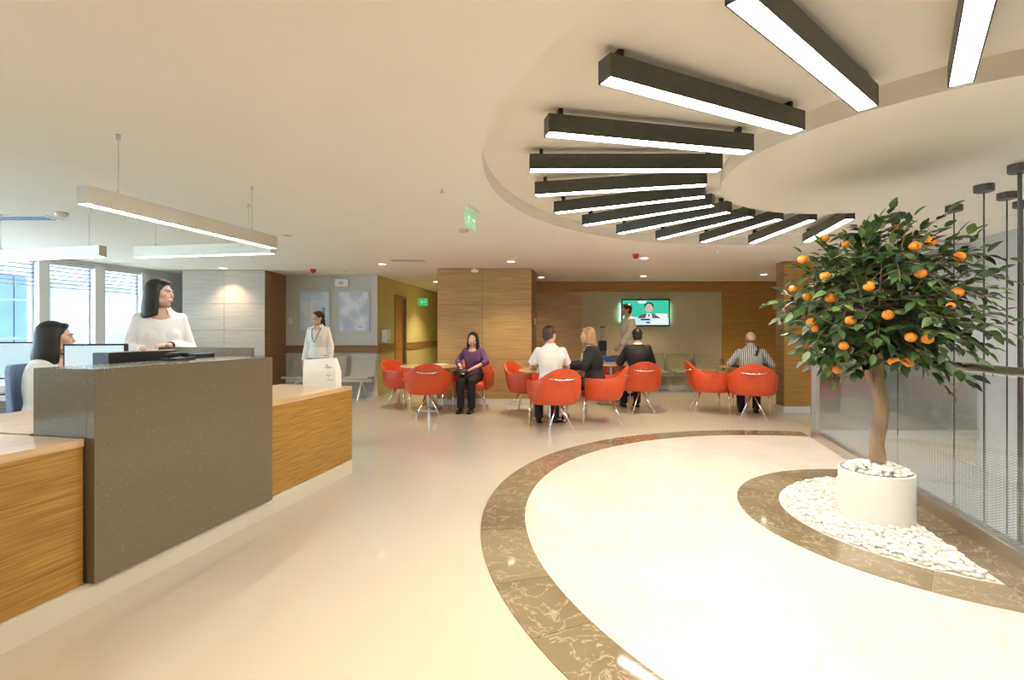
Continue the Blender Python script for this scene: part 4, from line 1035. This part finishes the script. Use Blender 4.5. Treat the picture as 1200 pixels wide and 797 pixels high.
def person(loc, rz, label, top_z, seated, seat=.47, female=False, skin='fair', hair=('black', 'short'), yaw=0, pitch=0, arms=None, top=(C_white, 'long'), legs=(C_black, 'trousers'), shoe=M_shoe, lean=0, knees=None, vox=.009, heels=False, extra=None, stride=0):
    e = empty('person', loc, rz, label, 'person')
    Hs = (top_z-seat)/.88 if seated else top_z/1.70
    f = .93 if female else 1.0
    hipz = seat+.095 if seated else .90*Hs
    shz = (seat+.56*Hs) if seated else 1.395*Hs
    hc = V3(0, -.02-lean*.5, top_z-.118)                      # head centre
    sw = .152*f+(.012 if not female else 0)
    def sy(z): return .05-lean*((z-hipz)/max(.01, (shz-hipz))) if seated else .0-lean*((z-hipz)/(shz-hipz))
    shp = sy(shz)
    hc.y = shp-.045-lean*.25
    if seated:
        kn = knees or [V3(.12, -.40, seat+.035), V3(-.12, -.40, seat+.035)]
        hip = [V3(.09, .03, seat+.09), V3(-.09, .03, seat+.09)]
        ank = [V3(k.x*.95, k.y+.02, .09) for k in kn]
    else:
        hip = [V3(.085, 0, hipz), V3(-.085, 0, hipz)]
        kn = [V3(.09, -.03-stride*.5, .48*Hs), V3(-.09, -.02+stride*.4, .48*Hs)]
        ank = [V3(.09, -stride, .085), V3(-.09, .03+stride, .085)]
    sh = [V3(sw, shp, shz), V3(-sw, shp, shz)]
    if arms is None:
        arms = [(V3(sw+.06, shp+.02, shz-.29), V3(sw+.08, shp-.06, shz-.53)), (V3(-sw-.06, shp+.02, shz-.29), V3(-sw-.08, shp-.06, shz-.53))]
    Ry = Matrix.Translation(hc) @ Matrix.Rotation(yaw*D2R, 4, 'Z') @ Matrix.Rotation(pitch*D2R, 4, 'X')
    # torso rings
    def torso(infl, z_from, z_to, neck=False, flare=0, shl=1.0):
        if seated: P = [(seat+.005, .165, .14), (seat+.08, .172*(1.02 if female else .98), .135), (seat+.17, .155, .118)]
        else: P = [(hipz-.10, .16, .112), (hipz, .168 if female else .16, .12), (hipz+.09, .155, .11)]
        wa = hipz+(shz-hipz)*.38
        P += [(wa, .128*f+.004, .098), (hipz+(shz-hipz)*.62, .150*f+.004, .118*f+.004), (hipz+(shz-hipz)*.82, .172*f, .118*f), (shz-.015, .172*f, .092), (shz+.028, .120*f, .072), (shz+.062, .070, .060)]
        if neck: P += [(shz+.09, .056, .054), (hc.z-.06, .050, .050)]
        R = []
        for z, rx, ry in P:
            if z < z_from-1e-6 or z > z_to+1e-6: continue
            fl = flare*max(0, (hipz-z)) if flare else 0
            R.append([(( rx+infl+fl)*math.cos(t_)*shl, sy(z)+(ry+infl+fl)*math.sin(t_), z) for t_ in [2*math.pi*k/28 for k in range(28)]])
        return R
    def hand(mb, wr, d, palm_n, s=1.0):
        d = d.normalized(); n = palm_n.normalized(); sd = d.cross(n).normalized()
        c = wr+d*.045*s
        B3 = Matrix((sd, d, n)).transposed().to_4x4(); B3.translation = c
        mb.ell((0, 0, 0), (.038*s, .05*s, .016*s), M=B3)
        for k, (ox, ln) in enumerate(((-.029, .060), (-.010, .070), (.010, .066), (.029, .052))):
            a = c+sd*ox*s+d*.038*s; b = a+(d*.55+n*.12).normalized()*ln*.55*s+sd*ox*.15; g_ = b+(d*.7+n*.7).normalized()*ln*.5*s
            mb.caps(a, b, .0085*s, .008*s, 8); mb.caps(b, g_, .008*s, .0068*s, 8)
        a = c-sd*.03*s-d*.025*s; b = a-sd*.03*s+d*.03*s+n*.01; mb.caps(a, b, .011*s, .009*s, 8); mb.caps(b, b+d*.028*s-sd*.004, .009*s, .0075*s, 8)
    mb = MB()
    mb.rings(torso(0, -9, 9, True))
    if female:
        for s_ in (1, -1): mb.ell((s_*.062, sy(shz-.15)-.070, shz-.155), (.055, .040, .055))
    mb.caps((0, shp+.005, shz+.03), (0, hc.y+.03, hc.z-.05), .056 if not female else .05, .053 if not female else .047)
    for i in (0, 1):
        el, wr = arms[i]
        mb.caps(sh[i]+V3(0, 0, -.012), el, .041*f, .036*f); mb.caps(el, wr, .038*f, .026*f)
        mb.ell(sh[i]+V3(0, 0, -.012), .041*f)
        d = (wr-el); pn = V3(0, 0, -1) if abs(d.normalized().z) < .7 else V3(-1 if i == 0 else 1, 0, 0)
        hand(mb, wr, d, pn, 1.0 if not female else .92)
        mb.caps(hip[i], kn[i], .082, .056); mb.caps(kn[i], kn[i].lerp(ank[i], .35), .054, .054); mb.caps(kn[i].lerp(ank[i], .35), ank[i], .054, .035)
        hz = .05 if heels else 0
        mb.caps(ank[i], ank[i]+V3(0, .03, -.05), .034, .03); mb.caps(ank[i]+V3(0, 0, -.045), ank[i]+V3(0, -.13, -.06), .032, .022)
    # head
    mb.ell((0, .016, .022), (.073, .090, .092), M=Ry, nu=20, nv=14); mb.ell((0, -.026, -.035), (.056, .060, .076), M=Ry, nu=18, nv=12)
    mb.ell((0, -.062, -.094), (.024, .020, .018), M=Ry); mb.ell((0, -.078, .024), (.046, .013, .010), M=Ry)
    for s_ in (1, -1):
        mb.ell((s_*.036, -.056, -.020), (.026, .028, .026), M=Ry); mb.ell((s_*.074, .012, -.004), (.010, .020, .031), M=Ry); mb.ell((s_*.045, -.01, -.062), (.022, .045, .03), M=Ry)
    mb.tube([Ry @ V3(0, -.080, .016), Ry @ V3(0, -.094, -.010), Ry @ V3(0, -.102, -.024), Ry @ V3(0, -.086, -.033)], [.006, .008, .0105, .009], 10)
    mb.ell((0, -.083, -.060), (.024, .010, .011), M=Ry)
    body = baked(mb, 'body', SK[skin], e, vox, 2)
    for s_ in (1, -1):
        me_ = MB(); me_.ell((s_*.031, -.0735, .004), (.0120, .0095, .0062), M=Ry, nu=12, nv=8); me_.mi = 1; me_.ell((s_*.031, -.0795, .004), (.0058, .0046, .0056), M=Ry, nu=10, nv=6)
        me_.build('eye', [M_eye, M_iris], e, smooth=True)
        MB().tube([Ry @ V3(s_*.013, -.090, .022), Ry @ V3(s_*.031, -.089, .028), Ry @ V3(s_*.048, -.078, .023)], [.0018, .0026, .0014], 6).build('eyebrow', HAIR[hair[0]], e)
    MB().tube([Ry @ V3(-.024, -.084, -.058), Ry @ V3(-.010, -.0935, -.060), Ry @ V3(0, -.0945, -.061), Ry @ V3(.010, -.0935, -.060), Ry @ V3(.024, -.084, -.058)], [.0015, .004, .004, .004, .0015], 8).build('mouth', M_lip, e, smooth=True)
    # hair
    mb = MB(); hs = hair[1]
    if hs != 'bald':
        mb.ell((0, .028, .036), (.083, .096, .090), M=Ry, nu=20, nv=14); mb.ell((0, .045, -.02), (.078, .072, .085), M=Ry)
        mb.ell((0, -.036, .090), (.056, .034, .020), M=Ry)
    if hs == 'short':
        for s_ in (1, -1): mb.ell((s_*.071, -.005, .03), (.012, .035, .035), M=Ry)
    if hs in ('long', 'bob'):
        Ln = -.205 if hs == 'long' else -.135
        nk = 25
        for k in range(nk):
            a = (-122+244*k/(nk-1))*D2R; x, y = .076*math.sin(a), .028+.080*math.cos(a)
            fr = max(0, abs(k-(nk-1)/2)/((nk-1)/2)-.6)/.4
            bl = Ln*(1.0-.10*fr)
            mb.tube([Ry @ V3(x*.80, y*.9, .075), Ry @ V3(x*1.02, y*.98, .02), Ry @ V3(x*1.10, y*1.02, -.05), Ry @ V3(x*1.22, y*1.10, -.12), Ry @ V3(x*1.26, y*1.16, bl)], [.020, .021, .021, .022, .015], 8)
        mb.ell((0, .085, -.09), (.075, .032, .08), M=Ry)
    if hs == 'tied':
        mb.ell((0, .115, -.045), (.028, .03, .03), M=Ry); mb.tube([Ry @ V3(0, .12, -.05), Ry @ V3(0.01, .125, -.12), Ry @ V3(.01, .11, -.18)], [.022, .022, .01], 8)
    if hs == 'bald':
        mb.ell((0, .042, -.018), (.079, .068, .055), M=Ry)
        for s_ in (1, -1): mb.ell((s_*.071, .015, .005), (.011, .035, .035), M=Ry)
    baked(mb, 'hair', HAIR[hair[0]], e, .007, 6 if hs in ('long', 'bob') else 3)
    # top garment
    tm, ts = top; mb = MB()
    thick = .030 if ts in ('jacket', 'coat') else .014
    lowz = {'long': hipz-.06, 'half': hipz-.06, 'short': hipz-.06, 'jacket': hipz-.10, 'coat': hipz-.10}[ts]
    R = torso(thick, (seat+.01 if seated else lowz), shz+.063)
    for row in R[-2:]:
        for k_, p_ in enumerate(row):
            t_ = 2*math.pi*k_/28
            row[k_] = (p_[0], p_[1], p_[2]-(.075 if female else .05)*max(0, -math.sin(t_))**6)
    mb.rings(R)
    if ts == 'coat':
        mb.rings([[(.195*math.cos(t_), .15*math.sin(t_), hipz-.42) for t_ in [2*math.pi*k/28 for k in range(28)]], [(.185*math.cos(t_), .14*math.sin(t_), hipz+.05) for t_ in [2*math.pi*k/28 for k in range(28)]]])
    if female:
        for s_ in (1, -1): mb.ell((s_*.062, sy(shz-.15)-.070, shz-.155), (.078, .058, .082))
    for i in (0, 1):
        el, wr = arms[i]; mb.ell(sh[i]+V3(0, 0, -.014), .041*f+thick)
        mb.caps(sh[i]+V3(0, 0, -.016), el, .041*f+thick*.8, .039*f+thick) if ts != 'short' else mb.tube([sh[i]+V3(0, 0, -.016), sh[i].lerp(el, .8)], [.045*f+thick, .054*f+thick], 14)
        if ts in ('long', 'jacket', 'coat'): mb.tube([el, el.lerp(wr, .93)], [.042*f+thick, .032*f+thick*.8], 14)
        if ts == 'half': mb.tube([el, el.lerp(wr, .35)], [.042*f+thick, .048*f+thick*.8], 14)
    g_ = baked(mb, {'long': 'shirt', 'half': 'blouse', 'short': 'shirt', 'jacket': 'jacket', 'coat': 'coat'}[ts], tm, e, .010, 2)
    # collar
    cm = C_white if ts in ('jacket', 'coat') or tm is C_white else tm
    if tm is not C_purple:
        R = []; op = 38 if ts in ('long', 'short') else 52
        for k in range(23):                                   # open-fronted collar band with points
            t_ = (-90+op+(360-2*op)*k/22)*D2R; fr_ = max(0, -math.sin(t_))
            c_, s_ = math.cos(t_), math.sin(t_); y0_ = shp-.006
            zt_ = shz+.088-.030*fr_; zb_ = shz+.050-.052*fr_**2
            R.append([(.064*c_, y0_+.060*s_-.004, zt_), (.070*c_, y0_+.068*s_-.006, zt_-.002), (.088*c_, y0_+.086*s_-.014*fr_, zb_), (.080*c_, y0_+.078*s_-.012*fr_, zb_-.002)])
        MB().rings(R).build('collar', cm, e, smooth=False)
    if ts == 'jacket':
        zc = shz-.02
        mb = MB(); y_ = sy(shz-.12)-.118*f-thick-.03*(1 if female else .2)
        a = [V3(-.035, shp-.075, shz+.05), V3(.035, shp-.075, shz+.05), V3(.045, y_+.01, shz-.08), V3(.004, y_-.012, shz-.30), V3(-.004, y_-.012, shz-.30), V3(-.045, y_+.01, shz-.08)]
        vv_ = [mb.bm.verts.new(p) for p in a]+[mb.bm.verts.new(p+V3(0, .05, 0)) for p in a]
        n_ = 6; mb._q(vv_[:6]); mb._q(vv_[6:][::-1])
        for k in range(6): mb._q([vv_[k], vv_[6+k], vv_[6+(k+1) % 6], vv_[(k+1) % 6]])
        mb.build('shirt_front', C_white, e)
    # legs
    lm, ls = legs; mb = MB()
    if seated:
        mb.ell((0, .04, seat+.09), (.178, .15, .095))
    else:
        mb.rings([[(.178*math.cos(t_), .128*math.sin(t_), z) for t_ in [2*math.pi*k/24 for k in range(24)]] for z in (hipz-.12, hipz+.06)])
    for i in (0, 1):
        mb.caps(hip[i], kn[i], .094, .070)
        if ls == 'trousers': mb.tube([kn[i], kn[i].lerp(ank[i], .5), ank[i]+V3(0, 0, -.02)], [.070, .066, .060], 16)
    if ls == 'skirt':
        if seated: mb.ell((0, (kn[0].y)*.45, seat+.055), (.165, .24, .075))
        else: mb.rings([[(r_*math.cos(t_), r_*.75*math.sin(t_), z) for t_ in [2*math.pi*k/24 for k in range(24)]] for z, r_ in ((kn[0].z+.03, .17), (hipz, .18))])
    baked(mb, 'trousers' if ls == 'trousers' else 'skirt', lm, e, .011, 2)
    for i in (0, 1):
        b_ = V3(ank[i].x, ank[i].y, 0); mb = MB()
        if heels:
            mb.ell((0, -.09, .022), (.036, .07, .024), M=Matrix.Translation(b_)); mb.tube([b_+V3(0, -.06, .035), b_+V3(0, .01, .065), b_+V3(0, .045, .07)], [.028, .03, .028], 10); mb.tube([b_+V3(0, .05, .06), b_+V3(0, .055, .002)], [.012, .006], 8)
        else:
            mb.ell((0, -.10, .036), (.042, .09, .035), M=Matrix.Translation(b_)); mb.ell((0, .0, .045), (.038, .065, .045), M=Matrix.Translation(b_)); mb.box(b_.x-.038, b_.y-.17, 0.001, b_.x+.038, b_.y+.055, .018)
        baked(mb, 'shoe', shoe, e, .007, 1)
    if extra: extra(e, dict(sh=sh, arms=arms, shz=shz, hipz=hipz, hc=hc, sy=sy, shp=shp, thick=thick))
    return e
# seated receptionist (profile to the right)
s = SC
person((s[0], s[1], 0), math.radians(112), 'seated receptionist with long dark hair and a white shirt behind the stone counter', 1.375, True, seat=.53, female=True, skin='fair', hair=('black', 'long'), yaw=8, vox=.008,
       arms=[(V3(.20, -.10, .88), V3(.12, -.32, .86)), (V3(-.20, -.08, .88), V3(-.12, -.30, .86))], lean=.02)
# standing receptionist
def watch(e, J):
    wr = J['arms'][0][1]; d = (wr-J['arms'][0][0]).normalized(); p = wr-d*.02
    MB().tube([p-d*.012, p+d*.012], .034, 14).build('wrist_watch', M_black, e)
ps = person((-2.93, 4.18, 0), math.radians(38), 'standing receptionist in a white shirt with shoulder-length black hair, looking right', 1.735, False, female=True, skin='fair', hair=('black', 'long'), yaw=52, vox=.007,
       arms=[(V3(.215, .02, 1.15), V3(.05, -.20, 1.19)), (V3(-.215, .0, 1.15), V3(-.12, -.20, 1.16))], extra=watch, legs=(C_navy, 'skirt'))
# woman with the lanyard
def lanyard(e, J):
    z = J['shz']; y = J['shp']
    MB().tube([V3(-.06, y+.03, z+.06), V3(-.07, y-.09, z+.0), V3(-.04, y-.165, z-.12), V3(0, y-.165, z-.22), V3(.04, y-.165, z-.12), V3(.07, y-.09, z+.0), V3(.06, y+.03, z+.06)], .006, 6).build('lanyard', M_black, e)
    MB().box(-.03, y-.172, z-.30, .03, y-.166, z-.22).build('badge', M_white, e)
person((-3.20, 8.3, 0), math.radians(-2), 'standing woman in a white shirt and navy skirt with a lanyard, looking left', 1.64, False, female=True, skin='fair', hair=('brown', 'tied'), yaw=-32, extra=lanyard, legs=(C_navy, 'skirt'), heels=True)
# woman in purple
person((-.66, 8.40, 0), face(-.22, -1), 'seated woman in a purple blouse and black trousers with a black handbag', 1.30, True, seat=.46, female=True, skin='fair', hair=('black', 'long'), yaw=4, top=(C_purple, 'half'),
       arms=[(V3(.25, -.03, .80), V3(.06, -.22, .70)), (V3(-.25, -.03, .80), V3(-.10, -.27, .69))], knees=[V3(.09, -.36, .50), V3(-.09, -.38, .50)])
# man in white shirt from behind
person((.52, 6.80, 0), face(-.05, 1), 'seated man in a short-sleeved white shirt seen from behind', 1.385, True, seat=.48, skin='mid', hair=('brown', 'short'), yaw=-42, top=(C_white, 'short'),
       arms=[(V3(.25, -.10, .82), V3(.20, -.36, .79)), (V3(-.25, -.10, .82), V3(-.20, -.36, .79))], lean=.05)
# blonde woman
person((1.16, 7.27, 0), face(-1, .12), 'seated blonde woman in a black jacket with a white blouse, facing left', 1.365, True, seat=.48, female=True, skin='fair', hair=('blonde', 'bob'), yaw=12, top=(C_black, 'jacket'), legs=(C_black, 'skirt'), heels=True,
       arms=[(V3(.23, -.12, .82), V3(.12, -.38, .80)), (V3(-.23, -.12, .82), V3(-.12, -.40, .80))], lean=.06)
# man in the white coat walking left
person((2.33, 10.05, 0), face(-1, -.15), 'man in a long white coat walking left past the television', 1.865, False, skin='mid', hair=('black', 'short'), yaw=0, top=(C_coat, 'coat'), legs=(C_grey, 'trousers'), stride=.16,
       arms=[(V3(.26, -.08, 1.26), V3(.24, -.26, 1.04)), (V3(-.25, .03, 1.26), V3(-.25, -.02, .98))])
# man in the black suit
person((2.07, 8.30, 0), face(-.05, 1), 'seated man in a black suit seen from behind, below the television', 1.36, True, seat=.47, skin='mid', hair=('black', 'short'), yaw=0, top=(C_black, 'jacket'),
       arms=[(V3(.27, -.06, .80), V3(.2, -.32, .76)), (V3(-.27, -.06, .80), V3(-.2, -.32, .76))], lean=.02)
# man in striped shirt
def strap(e, J):
    z = J['shz']; y = J['shp']
    pts = [V3(-.10, y-.08, z+.03), V3(-.095, y+.02, z+.062), V3(-.075, y+.115, z-.03), V3(.0, y+.16, z-.17), V3(.10, y+.165, z-.36), V3(.14, y+.15, z-.46)]
    mb = MB(); R = []
    for k, p in enumerate(pts):
        d = (pts[min(k+1, 5)]-pts[max(k-1, 0)]).normalized(); n = V3(0, 1, 0) if k > 1 else V3(0, 0, 1); s_ = d.cross(n).normalized()*.022
        R.append([p+s_, p+s_+n*.008, p-s_+n*.008, p-s_])
    mb.rings(R).build('bag_strap', M_black, e)
person((3.68, 7.72, 0), face(.36, 1), 'seated balding man in a striped shirt with a black strap across his back', 1.31, True, seat=.46, skin='mid', hair=('grey', 'bald'), yaw=4, pitch=-14, top=(C_stripe, 'long'),
       arms=[(V3(.29, -.08, .80), V3(.2, -.34, .77)), (V3(-.29, -.08, .80), V3(-.2, -.34, .77))], lean=.10, extra=strap)
